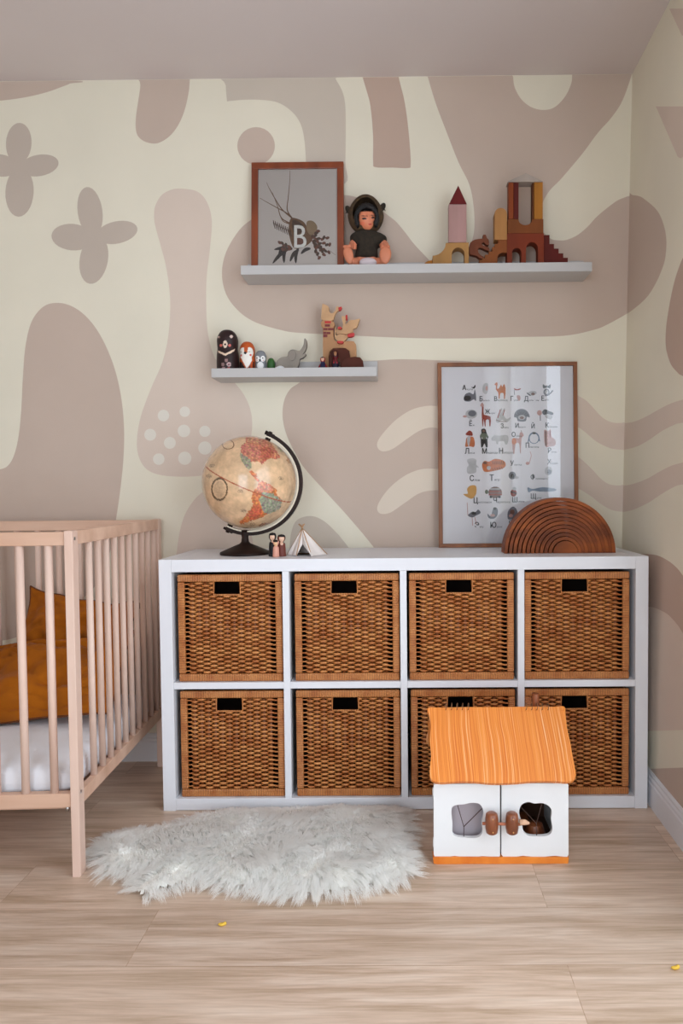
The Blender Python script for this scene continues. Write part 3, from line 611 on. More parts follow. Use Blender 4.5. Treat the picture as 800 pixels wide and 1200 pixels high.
    S(z5, [(85, 750), (130, 740), (160, 745), (165, 690), (190, 680), (210, 715), (185, 745), (178, 890), (168, 890), (160, 800), (125, 800), (112, 900), (98, 900), (88, 820)], PK, 1, 2); E(z5, 108, 775, 22, 36, OR, 2); Lg(z5, [(188, 680), (180, 660)], 6, BR)
    E(z5, 315, 740, 58, 62, BL); E(z5, 315, 745, 46, 50, 0, 2); E(z5, 315, 690, 20, 12, K, 3); Lg(z5, [(262, 740), (252, 790)], 10, BL, 2); Lg(z5, [(365, 735), (375, 775)], 10, BL, 2)
    S(z5, [(420, 660), (460, 670), (490, 650), (495, 720), (535, 760), (535, 815), (480, 830), (430, 820)], PK); Lg(z5, [(435, 670), (440, 820)], 14, BR, 2); Lg(z5, [(485, 665), (480, 740)], 12, RED, 2)
    # elephant, tiger, snail, flamingo, hamster
    S(z6, [(135, -5), (165, -15), (190, -5), (188, 20), (205, 40), (190, 38), (186, 70), (140, 75), (135, 40), (145, 25)], LG)
    S(z6, [(225, 15), (240, 0), (265, 5), (300, -12), (350, 0), (362, 25), (345, 45), (290, 60), (240, 65), (225, 40)], OR); 
    for k in range(7): Lg(z6, [(282+k*11, 2), (290+k*10, 22)], 3.2, K, 2)
    for k in range(5): Lg(z6, [(290+k*13, 60-k*3), (284+k*13, 44-k*2)], 3, K, 2)
    E(z6, 262, 42, 12, 12, LG, 2); E(z6, 240, 12, 12, 7, BR, 3)
    E(z6, 400, 86, 22, 23, GY); E(z6, 402, 88, 11, 12, K, 2); E(z6, 425, 98, 14, 8, LG)
    E(z6, 490, 15, 12, 9, PK); Lg(z6, [(500, 15), (512, -30), (505, -55)], 4, PK); E(z6, 612, 60, 22, 26, LG); E(z6, 555, 48, 13, 22, 0); E(z6, 617, 65, 12, 15, GY, 2)
    # chick, turtle, bee, pike, emu, bird, yak
    S(z6, [(135, 165), (155, 145), (188, 148), (188, 195), (165, 222), (140, 215), (112, 195), (140, 192)], YL)
    E(z6, 300, 185, 40, 34, BR); Lg(z6, [(265, 180), (338, 180)], 7, RED, 2); Lg(z6, [(270, 165), (330, 165)], 6, LG, 2); Lg(z6, [(262, 198), (340, 198)], 8, RED, 3); E(z6, 250, 182, 10, 13, GN, 2); E(z6, 275, 212, 8, 7, K, 2); E(z6, 325, 212, 8, 7, K, 2)
    E(z6, 408, 188, 18, 22, RED); Lg(z6, [(390, 180), (426, 192)], 7, K, 2); E(z6, 412, 163, 12, 10, LG, 2)
    S(z6, [(490, 155), (520, 165), (580, 155), (655, 165), (640, 178), (560, 180), (520, 175), (495, 185)], BL)
    S(z6, [(140, 320), (165, 298), (185, 300), (200, 285), (215, 305), (190, 320), (165, 332)], GY); Lg(z6, [(140, 320), (136, 245)], 4, PK); Lg(z6, [(165, 330), (168, 380)], 4, PK); Lg(z6, [(180, 328), (190, 375)], 4, PK); E(z6, 175, 308, 14, 9, K, 2)
    S(z6, [(255, 310), (275, 325), (285, 290), (300, 272), (315, 285), (312, 320), (290, 340), (262, 335)], GY); E(z6, 298, 280, 10, 8, K, 2); E(z6, 285, 320, 14, 8, PK, 2)
    S(z6, [(378, 290), (405, 268), (428, 290), (428, 330), (380, 345), (372, 320)], GY); E(z6, 400, 300, 14, 16, BR, 2); E(z6, 392, 322, 12, 10, PK, 3)
    text('Я', 595.5, 616, 9, K, 8)
brown_fr = M('walnut_frame', (150, 92, 50), rough=.45, col2=(104, 58, 28), vs_=14, stretch=(1, 1, .3))
framed('alphabet_poster', (512.3, 426.5), (676.3, 423.7), (678, 640), (514.5, 642), -.05, -.022, KH+.0003, .0135, .018, brown_fr,
       [M('poster_paper', (222, 217, 219), rough=.8, var=.015, spec=.2), ink('black', (34, 32, 36)), ink('red', (150, 52, 38)), ink('orange', (200, 112, 66)), ink('rose', (196, 150, 142)), ink('grey', (112, 112, 120)), ink('light', (190, 186, 186)), ink('brown', (118, 84, 74)), ink('blue', (100, 116, 138)), ink('green', (102, 108, 92)), ink('yellow', (212, 158, 88))],
       'tall brown-framed Cyrillic alphabet poster with watercolour animals standing on the shelf unit', art_abc)

# ------------------------------------------------------------------ wooden rainbow
rbm = [M('rainbow_wood_a', (158, 82, 30), rough=.55, col2=(92, 40, 12), vs_=22, stretch=(.3, 1, 1), spec=.3), M('rainbow_wood_b', (142, 70, 24), rough=.55, col2=(84, 36, 10), vs_=22, stretch=(.3, 1, 1), spec=.3)]
pr_ = px(656, 648, 1, -.288); rc = Vector((pr_.x, -.288, KH+.0002)); RR = .1752
ords = ['outermost and largest', 'second from the outside', 'third from the outside', 'fourth from the outside', 'fifth from the outside', 'sixth from the outside', 'seventh from the outside', 'eighth from the outside', 'ninth from the outside', 'third smallest, third from the centre', 'second smallest, directly around the innermost arch']
for i in range(11):
    ro = RR-i*.01235; ri = ro-.0104; cx = rc.x+i*.0016; n = 40
    o_ = [Vector((cx-ro*cos(pi*k/n), rc.y, rc.z+ro*sin(pi*k/n))) for k in range(n+1)]; i_ = [Vector((cx-ri*cos(pi*k/n), rc.y, rc.z+ri*sin(pi*k/n))) for k in range(n+1)]
    mb = MB(); mb.prism(o_+i_[::-1], (0, .07, 0)); tag(mb.build('rainbow_arch', rbm[i % 2], bevel=.0012), 'curved wooden arch of the stacking rainbow, '+ords[i], 'toy', 'arches of the wooden stacking rainbow')
ro = .0387; cx = rc.x+11*.0016
mb = MB(); mb.prism([Vector((cx-ro*cos(pi*k/30), rc.y, rc.z+ro*sin(pi*k/30))) for k in range(31)], (0, .07, 0)); tag(mb.build('rainbow_arch', rbm[0], bevel=.0012), 'solid half-disc block at the centre of the wooden stacking rainbow', 'toy', 'arches of the wooden stacking rainbow')

# ------------------------------------------------------------------ globe
gy = -.235; gc = px(292.3, 565.3, 1, gy); GR = 55/F*(px(292.3, 565.3, 1, gy)-CAM).dot(FW)*.985
dark = M('globe_stand_wood', (44, 26, 20), rough=.5, var=.35, vs_=12, spec=.2)
gl = thing('desk_globe', (gc.x, gy, KH), 'antique-style tan globe on a dark wooden stand beside small peg dolls', 'globe')
def cnt(P): return [(230+x/5.714, 495+y/5.714) for x, y in P]
G = [ (cnt([(330, 95), (400, 92), (450, 105), (500, 130), (540, 190), (560, 240), (540, 245), (500, 240), (470, 250), (445, 280), (420, 265), (390, 262), (360, 275), (350, 240), (320, 230), (295, 195), (300, 160), (330, 130)]), (196, 112, 84)),
      (cnt([(298, 160), (340, 130), (400, 160), (440, 200), (420, 240), (380, 235), (330, 225), (298, 195)]), (192, 112, 92)),
      (cnt([(430, 170), (480, 160), (520, 200), (500, 235), (450, 270), (430, 230)]), (176, 84, 62)),
      (cnt([(350, 95), (420, 95), (440, 130), (400, 150), (340, 128)]), (202, 130, 96)),
      (cnt([(290, 195), (320, 225), (360, 240), (372, 290), (355, 315), (330, 300), (305, 260), (292, 225)]), (132, 132, 110)),
      (cnt([(355, 330), (375, 320), (405, 345), (405, 375), (430, 395), (415, 400), (385, 370)]), (196, 104, 62)),
      (cnt([(415, 400), (450, 395), (500, 420), (535, 450), (540, 490), (575, 520), (565, 570), (520, 600), (480, 615), (430, 640), (380, 655), (330, 670), (295, 685), (290, 668), (340, 610), (375, 560), (370, 500), (380, 460), (405, 440)]), (200, 108, 58)),
      (cnt([(440, 470), (500, 470), (545, 500), (575, 525), (560, 575), (510, 605), (480, 615), (450, 600), (420, 520)]), (138, 146, 128)),
      (cnt([(380, 560), (420, 560), (440, 600), (420, 640), (360, 660), (350, 620)]), (196, 84, 52)),
      (cnt([(460, 415), (500, 425), (530, 450), (500, 465), (460, 450)]), (196, 116, 88)),
      (cnt([(415, 400), (440, 400), (465, 430), (450, 460), (415, 440)]), (206, 112, 70)),
      (cnt([(600, 235), (625, 240), (635, 275), (618, 280)]), (168, 116, 78)),
      (cnt([(410, 690), (450, 672), (495, 675), (480, 695), (440, 705)]), (140, 84, 54)),
      (cnt([(530, 150), (570, 170), (590, 200), (560, 195)]), (150, 140, 112)) ]
ax_ = (Vector((sin(radians(25)), -.075, cos(radians(25))))).normalized()
rings = [(155, 447, 51, 72, 9, (96, 74, 50)), (213, 149, 38, 30, 6, (122, 84, 58))]
seedv = Vector((3.1, 1.7, 9.2))
def gpaint(p):
    d = (p-gc); nrm = d.normalized(); n1_ = noise.fractal(nrm*3+seedv, 1, 2, 5); n2_ = noise.fractal(nrm*14+seedv, .8, 2, 3)
    col = Vector((214, 178, 140))*(1+.13*n1_+.06*n2_)
    e = abs(nrm.dot(ax_))
    if .86 < e: col *= .93
    lon = atan2(nrm.dot(Vector((cos(radians(25)), 0, -sin(radians(25))))), -nrm.y)
    if abs((lon/(pi/9)) % 1-.0) < .012 or abs((math.asin(max(-1, min(1, nrm.dot(ax_))))/(pi/12)) % 1) < .015: col *= .96
    v = p-CAM; zc = v.dot(FW); X = CX+F*v.dot(RT)/zc; Y = CY-F*v.dot(UP)/zc
    if v.normalized().dot(nrm) < 0:
        jx = X+1.6*noise.noise(nrm*24); jy = Y+1.6*noise.noise(nrm*24+seedv)
        for P, c in G:
            if inside((jx, jy), P): col = (Vector(c)*.8+Vector((170, 138, 108))*.2)*(1+.3*noise.noise(nrm*22)+.2*noise.noise(nrm*60)); col.y *= 1+.3*noise.noise(nrm*30+seedv)
        zx, zy = (X-230)*5.714, (Y-495)*5.714
        for (a, b, rx, ry, tw, c) in rings:
            q = sqrt(((zx-a)/rx)**2+((zy-b)/ry)**2)
            if abs(q-1) < tw/rx*.55+.06*noise.noise(nrm*60): col = Vector(c)
            elif q < .75 and rx > 45: col *= .93+.12*noise.noise(Vector((zx*.1, zy*.3, 1)))
        for (a, b) in ((295, 462), (565, 375), (85, 360), (315, 590), (375, 682), (105, 290)):
            if (zx-a)**2/400+(zy-b)**2/160 < 1 and noise.noise(nrm*70) > -.1: col *= .72
    else:
        if noise.fractal(nrm*2.2+Vector((5, 2, 1)), 1, 2, 4) > .18: col = Vector((188, 128, 86))*(1+.3*noise.noise(nrm*14))
    if abs(nrm.dot(ax_)) < .011: col = Vector((164, 74, 40))
    return lin(tuple(max(0, min(255, c)) for c in col))
gs = MB(); gs.ell(gc, (GR, GR, GR), n=420, k=210)
gs.build('sphere', M('globe_paper', (200, 170, 130), rough=.22, vcol=True, coat=.6), gl, smooth=True, paint=gpaint)
arc = MB(); inn = MB(); a0, a1 = radians(69), radians(-118); vo = []; vi = []
for k in range(61):
    a = a0+(a1-a0)*k/60; e = Vector((cos(a), 0, sin(a)))
    for lst, r0, r1, wd in ((vo, GR*1.075, GR*1.15, .009), (vi, GR*1.045, GR*1.0745, .0085)):
        lst += [gc+e*r0+Vector((0, -wd, 0)), gc+e*r1+Vector((0, -wd, 0)), gc+e*r1+Vector((0, wd, 0)), gc+e*r0+Vector((0, wd, 0))]
fs = [(4*k+q, 4*k+(q+1) % 4, 4*k+4+(q+1) % 4, 4*k+4+q) for k in range(60) for q in range(4)]+[(3, 2, 1, 0), (240, 241, 242, 243)]
arc.add(vo, fs); inn.add(vi, fs)
arc.build('meridian_arm', dark, gl, smooth=False, bevel=.001)
inn.build('meridian_scale', M('ivory_trim', (222, 210, 188), rough=.4), gl)
for a, l in ((a0-.05, 'top'), (a1+.05, 'bottom')):
    e = Vector((cos(a), 0, sin(a))); tt = Vector((-sin(a), 0, cos(a))); kb = MB()
    kb.tube([gc+e*GR*.995, gc+e*GR*1.05], .009, 12); kb.tube([gc+e*GR*1.05, gc+e*GR*1.19], .006, 12); kb.tube([gc+e*GR*1.13-tt*.016, gc+e*GR*1.13+tt*.016], [.004, .007, .004][:2], 8); kb.build('pivot', dark, gl, smooth=True)
bc = px(287, 648, 1, gy); zs = KH
prf = [(.0, 0), (.079, 0), (.081, .003), (.079, .008), (.06, .016), (.035, .027), (.018, .034), (.0125, .04), (.0105, .055), (.0125, .064), (.013, .078)]
bb = MB(); bb.lathe([(max(r, .0005), z*1.0) for r, z in prf], (bc.x+.001, gy, KH+.0002), 40); bb.build('base', dark, gl, smooth=True)
brk = MB(); bot = gc.z-GR*1.14; brk.box(bc.x-.011, bc.x+.016, gy-.008, gy+.008, KH+.07, bot+.006); brk.build('neck', dark, gl, bevel=.003)

# ------------------------------------------------------------------ painted turned figures
vpaint = M('painted_wood', (200, 200, 200), rough=.45, vcol=True, spec=.3)
def turned(name, cx_, ytop, ybot, w_px, prof, yw, zb, basecol, shapes, label, cat, group=None, wmin=None):
    """prof: list (r fraction of half width, z fraction). shapes: ('e',x,y,rx,ry,col) or ('p',pts,col) traced in photo pixels"""
    top = px(cx_, ytop, 1, yw); hgt = top.z-zb; sc = (px(cx_+w_px/2, ytop, 1, yw)-px(cx_-w_px/2, ytop, 1, yw)).x/2
    pts = spline([(r*sc, z*hgt) for r, z in prof], 6, False); pts = [(max(r, .0003), min(z, hgt)) for r, z in pts]
    mb = MB(); mb.lathe(pts, (top.x, yw, zb), 72)
    def pf(p):
        v = p-CAM; zc = v.dot(FW); X = CX+F*v.dot(RT)/zc; Y = CY-F*v.dot(UP)/zc; col = basecol
        for s in shapes:
            if s[0] == 'e' and p.y < yw and ((X-s[1])/s[3])**2+((Y-s[2])/s[4])**2 < 1: col = s[5]
            elif s[0] == 'p' and p.y < yw and inside((X, Y), s[1]): col = s[2]
            elif s[0] == 'z' and s[1] < Y < s[2] and (p.y > yw-sc*.35 or s[4]): col = s[3]
            elif s[0] == 'b' and s[1] < Y < s[2]: col = s[3]
        return lin(col)
    # denser vertical rings for painting
    mb2 = MB(); dense = []
    for a, b in zip(pts[:-1], pts[1:]):
        for k in range(3): dense.append((a[0]+(b[0]-a[0])*k/3, a[1]+(b[1]-a[1])*k/3))
    dense.append(pts[-1]); mb2.lathe(dense, (top.x, yw, zb), 96)
    o = mb2.build(name, vpaint, None, smooth=True, paint=pf); tag(o, label, cat, group); return o
egg = [(.0, 0), (.86, .0), (.95, .06), (1, .25), (.97, .45), (.9, .58), (.93, .68), (.93, .8), (.72, .92), (.4, .985), (0, 1)]
D = lambda P: [(240+x/7.619, 345+y/7.619) for x, y in P]
def De(x, y, a, b, c): return ('e', 240+x/7.619, 345+y/7.619, a/7.619, b/7.619, c)
NG = 'animal nesting dolls on the lower ledge'
turned('nesting_doll', 266.4, 386.8, 440, 26, egg, -.062, SL, (44, 26, 26), [De(125, 382, 12, 12, (120, 90, 88)), De(236, 376, 14, 14, (225, 200, 190)), De(122, 380, 6, 7, (225, 200, 190)), De(181, 445, 19, 34, (222, 200, 180)), De(181, 446, 11, 9, (30, 20, 20)), De(143, 455, 12, 12, (200, 96, 84)), De(221, 455, 12, 12, (200, 96, 84)),
       ('p', D([(115, 500), (180, 528), (268, 486), (262, 508), (182, 548), (122, 520)]), (228, 200, 176)), De(190, 588, 15, 15, (150, 116, 112)), De(160, 625, 15, 17, (140, 110, 108)), De(214, 625, 20, 20, (190, 160, 160)), De(214, 627, 9, 9, (120, 70, 72)), De(166, 658, 15, 10, (170, 130, 130)), De(214, 660, 14, 9, (190, 90, 90))],
       'tallest nesting doll, a dark brown bear with a cream chest crescent', 'nesting doll', NG)
turned('nesting_doll', 289.6, 400.6, 440, 18.5, egg, -.07, SL, (186, 84, 36), [De(340, 520, 30, 46, (236, 230, 222)), De(398, 520, 34, 48, (236, 230, 222)), ('p', D([(318, 560), (340, 600), (372, 660), (392, 640), (420, 590), (420, 540), (318, 540)]), (238, 232, 224)), ('p', D([(345, 450), (390, 450), (378, 520), (362, 532), (352, 515)]), (186, 84, 36)), De(360, 522, 12, 12, (30, 24, 24)), De(322, 515, 8, 2.5, (40, 30, 30)), De(396, 512, 12, 2.5, (40, 30, 30)), De(408, 541, 10, 9, (206, 90, 80)), De(325, 545, 7, 9, (206, 90, 80)),
       ('p', D([(310, 600), (330, 605), (365, 665), (310, 672)]), (40, 28, 28)), ('p', D([(440, 600), (425, 600), (385, 665), (440, 672)]), (44, 30, 30)), ('p', D([(404, 640), (430, 580), (425, 672), (408, 672)]), (190, 80, 36))],
       'orange and white fox nesting doll beside the dark bear', 'nesting doll', NG)
turned('nesting_doll', 305.3, 410.8, 440, 13.6, egg, -.07, SL, (128, 130, 134), [De(468, 575, 22, 26, (236, 234, 232)), De(518, 575, 22, 26, (236, 234, 232)), De(495, 635, 30, 34, (232, 232, 232)), De(494, 545, 9, 22, (128, 130, 134)), De(465, 568, 6, 6, (30, 30, 34)), De(516, 568, 6, 6, (30, 30, 34)), De(491, 586, 9, 9, (30, 26, 28)), De(466, 588, 5, 4, (220, 150, 140)), De(520, 588, 5, 4, (220, 150, 140))],
       'small grey and white penguin nesting doll between fox and green cactus', 'nesting doll', NG)
cc = turned('toy_cactus', 317.5, 419.5, 440, 9.0, [(0, 0), (.9, 0), (1, .2), (1, .5), (.95, .75), (.6, .94), (0, 1)], -.07, SL, (48, 92, 42), [], 'tiny dark green wooden cactus figure beside the penguin doll', 'toy')
mb = MB(); c_p = px(328.5, 436, 1, -.085); SLc = lambda v: max(v, SL)
mb.ell((c_p.x, -.088, SL+.0155), (.018, .012, .0152)); mb.ell((c_p.x-.012, -.092, SL+.013), (.009, .009, .0125)); mb.ell((c_p.x+.014, -.086, SL+.011), (.01, .009, .0108))
tag(mb.build('white_pebble_toy', M('white_glaze', (226, 228, 232), rough=.4), smooth=True), 'small lumpy white figure in front of the grey elephant', 'toy')
# elephant
EP = lambda P: [(240+x/3.81, 345+y/3.81) for x, y in P]
eg = M('grey_stained_wood', (150, 140, 128), rough=.6, var=.15, vs_=15, bump=.1)
el = thing('wooden_elephant', (px(340, 440, 1, -.06).x, -.06, SL), 'grey wooden elephant figure with raised trunk on the lower ledge', 'toy')
cut('body', EP([(318, 345), (318, 310), (325, 292), (345, 280), (368, 276), (372, 258), (385, 247), (402, 247), (420, 252), (432, 240), (440, 222), (443, 200), (447, 196), (453, 205), (454, 228), (448, 250), (436, 268), (446, 262), (450, 268), (438, 282), (424, 288), (420, 305), (412, 330), (410, 350), (385, 350), (380, 335), (362, 335), (350, 352), (330, 352)]), -.075, .022, eg, SL, n=3, bevel=.003, parent=el)
cut('ear', EP([(374, 262), (390, 250), (405, 260), (402, 285), (388, 296), (376, 285)]), -.0795, .004, M('grey_ear_wood', (136, 126, 116), rough=.6), SL, n=4, bevel=.0015, parent=el)
# wooden swan castle on lower ledge
oakc = wood('pale_oak', (198, 148, 106)); oakl = wood('light_oak', (214, 170, 128), (1, 1, 1)); redp = M('red_paint', (186, 34, 30), rough=.4); darkr = M('dark_red_paint', (110, 24, 28), rough=.5); walnut = wood('dark_walnut', (84, 38, 24)); walnut2 = wood('walnut_mid', (112, 62, 38)); blackp = M('black_paint', (30, 24, 26), rough=.5)
S7 = lambda P: [(360+x/8.889, 345+y/8.889) for x, y in P]
tw = thing('wooden_tree_castle', (px(397, 440, 1, -.05).x, -.05, SL), 'pale wood tower block with arched opening and red brick marks on the lower ledge', 'toy')
cut('tower', S7([(162, 850), (162, 350), (145, 330), (142, 290), (160, 268), (200, 275), (250, 272), (280, 290), (285, 320), (272, 345), (272, 440), (285, 480), (330, 500), (380, 488), (440, 484), (485, 490), (505, 520), (510, 650), (510, 850), (445, 850), (445, 640), (438, 590), (400, 560), (330, 558), (265, 565), (232, 600), (222, 660), (222, 850)]), -.06, .024, oakc, SL, bevel=.001, parent=tw)
for q in [(182, 278, 245, 300, 0), (182, 312, 235, 335, 1), (165, 350, 210, 372, 1), (215, 350, 272, 372, 1), (165, 390, 195, 412, 1), (198, 392, 240, 412, 1), (165, 418, 208, 445, 1)]:
    a = S7([(q[0], q[1]), (q[2], q[1]), (q[2], q[3]), (q[0], q[3])]); cut('brick_mark', a, -.0618, .0016, darkr if q[4] else redp, SL, bevel=0, parent=tw)
sg = 'wooden swans on the tower'
cut('wooden_swan', S7([(148, 262), (145, 215), (155, 105), (165, 98), (205, 115), (225, 135), (225, 165), (235, 185), (255, 200), (285, 175), (298, 150), (300, 128), (325, 128), (325, 165), (312, 172), (290, 205), (275, 245), (262, 271), (200, 273)]), -.058, .018, oakl, SL, n=2, label='pale wooden swan perched on top of the tower, wing raised to the left', cat='toy', group=sg)
bpy.data.objects[-1] if False else None
cut('red_beak_peg', S7([(322, 135), (340, 130), (358, 128), (355, 150), (335, 166), (322, 160)]), -.058, .018, redp, SL, n=2, label='red beak piece at the head of the upper swan', cat='toy')
cut('wooden_swan', S7([(365, 350), (370, 300), (358, 250), (358, 228), (395, 228), (398, 262), (395, 300), (410, 310), (440, 270), (490, 265), (540, 252), (545, 260), (530, 300), (512, 345), (475, 360), (475, 395), (420, 410), (400, 418), (340, 405), (315, 415), (300, 395), (302, 365), (330, 355)]), -.058, .018, oakl, SL, n=2, label='pale wooden swan to the right with its wing raised to the right', cat='toy', group=sg)
cut('red_beak_peg', S7([(397, 230), (400, 215), (415, 212), (416, 240), (415, 264), (402, 262)]), -.058, .018, redp, SL, n=2, label='red beak piece at the head of the right swan', cat='toy')
cut('wooden_nest', S7([(296, 420), (310, 426), (345, 410), (395, 424), (420, 420), (415, 450), (385, 485), (340, 492), (310, 480), (288, 450), (285, 400), (288, 350), (296, 340), (298, 380)]), -.058, .018, oakl, SL, n=2, label='pale wooden cradle piece under the right swan', cat='toy')
for P, l in (([(315, 345), (335, 332), (358, 345), (352, 356), (318, 357)], 'small red piece on top of the right swan body'), ([(420, 415), (475, 400), (490, 410), (480, 435), (425, 443)], 'red foot piece at the right swan tail'), ([(310, 485), (372, 486), (370, 505), (345, 512), (315, 503)], 'red piece under the pale wooden cradle')):
    cut('red_wooden_piece', S7(P), -.0765, .018, redp, SL, n=2, label=l, cat='toy')
cut('dark_arch_block', S7([(225, 850), (225, 650), (238, 600), (270, 566), (330, 560), (400, 562), (435, 592), (443, 640), (443, 850), (352, 850), (345, 760), (335, 700), (320, 660), (300, 650), (270, 700), (262, 760), (258, 850)]), -.0805, .018, walnut, SL, label='dark walnut arch block nested inside the pale tower opening', cat='toy block')
cut('dark_low_block', S7([(352, 850), (352, 720), (370, 680), (440, 655), (500, 648), (550, 655), (578, 690), (587, 760), (587, 850)]), -.1005, .018, walnut, SL, n=0, label='low rounded dark brown block in front at the right end of the lower ledge', cat='toy block')
peg = [(0, 0), (.85, 0), (.95, .05), (.8, .3), (.62, .56), (.45, .62), (.5, .66), (.66, .74), (.7, .84), (.55, .95), (0, 1)]
g7 = lambda x, y: (360+x/8.889, 345+y/8.889)
def Ge(x, y, a, b, c): X, Y = g7(x, y); return ('e', X, Y, a/8.889, b/8.889, c)
turned('peg_figure', g7(160, 0)[0], g7(0, 648)[1], 440, 11.8, [(0, 0), (1, 0), (1, .2), (.9, .42), (.55, .6), (.4, .66), (.5, .82), (.4, .95), (0, 1)], -.085, SL, (140, 30, 36), [Ge(158, 672, 17, 24, (206, 160, 136)), ('p', S7([(135, 700), (185, 700), (190, 830), (130, 830)]), (34, 36, 66)), Ge(155, 650, 22, 12, (70, 34, 30))], 'small red and navy peg figure left of the pale tower', 'peg figure', 'peg figures by the tower')
turned('peg_figure', g7(290, 0)[0], g7(0, 590)[1], 440, 10.5, peg, -.0885, SL, (58, 20, 26), [Ge(290, 615, 14, 24, (160, 110, 76)), ('p', S7([(262, 650), (322, 650), (330, 700), (255, 700)]), (96, 20, 26)), ('p', S7([(262, 720), (330, 720), (330, 850), (255, 850)]), (26, 26, 44)), Ge(275, 710, 9, 8, (170, 50, 60)), Ge(308, 710, 9, 8, (170, 50, 60))], 'dark red peg figure standing inside the arched opening', 'peg figure', 'peg figures by the tower')

# ------------------------------------------------------------------ block castle on the upper ledge
C1 = lambda P: [(490+x/7.273, 200+y/7.273) for x, y in P]; C2 = lambda P: [(580+x/6.667, 200+y/6.667) for x, y in P]
YF = -.095; DP = .04; bg = 'wooden building blocks on the upper ledge'
def blk(nm, P, c, label, yf=YF, dep=DP, holes=(), st=(1, 1, .15)):
    c = tuple(v*.84 for v in c)
    return cut(nm, P, yf, dep, wood('block_'+str(random.random())[2:6], c, st, .14), SU, holes=holes, label=label, cat='toy block', group=bg)
def arcp(cx, cy, r, a0, a1, n=14, ry=None): return [(cx+r*cos(radians(a0+(a1-a0)*k/n)), cy-(ry or r)*sin(radians(a0+(a1-a0)*k/n))) for k in range(n+1)]
blk('quarter_disc_block', C1([(40, 900), (42, 800), (60, 782), (85, 768), (120, 762), (120, 900)]), (196, 124, 40), 'small mustard rounded block at the far left, partly behind the lip', yf=-.09)
blk('arch_block', C1([(122, 900), (122, 725)]+arcp(122, 612, 112, -90, -2, 10)+[(430, 612), (430, 900), (395, 900)]+[(395, 730)]+arcp(340, 712, 55, 0, 180, 14, 56)+[(285, 730), (285, 900)]), (206, 152, 90), 'tan arch block with a curved left shoulder under the pink block')
blk('tower_block', C1([(258, 611), (258, 286), (411, 286), (411, 611)]), (212, 166, 160), 'tall pale pink rectangular block standing on the tan arch', yf=-.092, dep=.034)
blk('triangle_block', C1([(262, 284), (340, 125), (413, 284)]), (122, 34, 34), 'dark red triangular roof block on top of the pink block', yf=-.092, dep=.034)
cut('squirrel_block', C1([(560, 545), (575, 548), (585, 575), (600, 590), (602, 630), (580, 632), (560, 610), (540, 622), (560, 640), (600, 655), (605, 685), (560, 668), (530, 655), (508, 665), (512, 700), (540, 725), (558, 735), (545, 748), (520, 745), (495, 725), (440, 712), (434, 660), (442, 615), (480, 588), (530, 580), (552, 575), (550, 550)]), -.088, .02, wood('squirrel_wood', (116, 62, 40)), SU, n=2, label='dark brown wooden squirrel figure between the tan arch and the steps', cat='toy')
so = bpy.data.objects['squirrel_block']
blk('step_arch_block', C1([(435, 900), (435, 790), (518, 790), (518, 760), (545, 760), (545, 745), (568, 745), (568, 715), (600, 715), (600, 688), (630, 688), (630, 650), (650, 650), (650, 625), (680, 620), (680, 590), (755, 590), (755, 692)]+[(755, 700), (715, 698), (685, 712), (675, 735), (672, 900)]), (158, 88, 42), 'brown stepped arch block leaning under the rounded tan block')
blk('rounded_block', C1([(650, 588), (650, 400)]+arcp(702, 370, 53, 180, 0, 14)+[(755, 400), (755, 588)]), (206, 146, 86), 'tan round-topped block standing on the brown steps')
blk('double_arch_block', C2([(93, 790), (93, 490), (380, 490), (380, 790), (335, 790), (335, 620)]+arcp(288, 612, 47, 0, 180, 12, 54)+[(240, 620), (240, 790), (205, 790), (205, 640)]+arcp(168, 640, 36, 0, 180, 12, 36)+[(132, 640), (132, 790)]), (150, 62, 34), 'reddish brown block with two arched openings at the bottom of the castle')
blk('cutout_block', C2([(97, 488), (97, 378), (184, 378)]+arcp(236, 385, 52, 180, 360, 14, 40)+[(288, 378), (377, 378), (377, 488)]), (152, 84, 40), 'brown block with a U-shaped notch on top of the double arch')
blk('column_block', C2([(105, 377), (105, 92), (143, 92), (143, 377)]), (162, 76, 36), 'reddish orange column block at the far left of the castle top', yf=-.092, dep=.03)
blk('column_block', C2([(145, 377), (145, 92), (183, 92), (183, 377)]), (108, 34, 28), 'dark red column block next to the reddish orange column', yf=-.09, dep=.03)
blk('column_block', C2([(290, 377), (290, 88), (303, 88), (303, 377)]), (120, 66, 30), 'narrow brown column block left of the mustard column', yf=-.088, dep=.03)
blk('column_block', C2([(305, 377), (305, 88), (372, 88), (372, 377)]), (206, 134, 50), 'mustard orange column block on the right under the pale roof', yf=-.092, dep=.034)
blk('roof_block', C2([(98, 87), (98, 84), (240, 18), (372, 82), (372, 86)]), (206, 190, 178), 'pale beige triangular roof block on top of the columns', yf=-.096, dep=.042)
blk('stair_block', C2([(382, 790), (382, 502), (425, 502), (425, 572), (460, 572), (460, 608), (496, 608), (496, 645), (532, 645), (532, 680), (568, 680), (568, 716), (603, 716), (603, 790)]), (112, 34, 26), 'dark red staircase block descending to the right end of the castle')

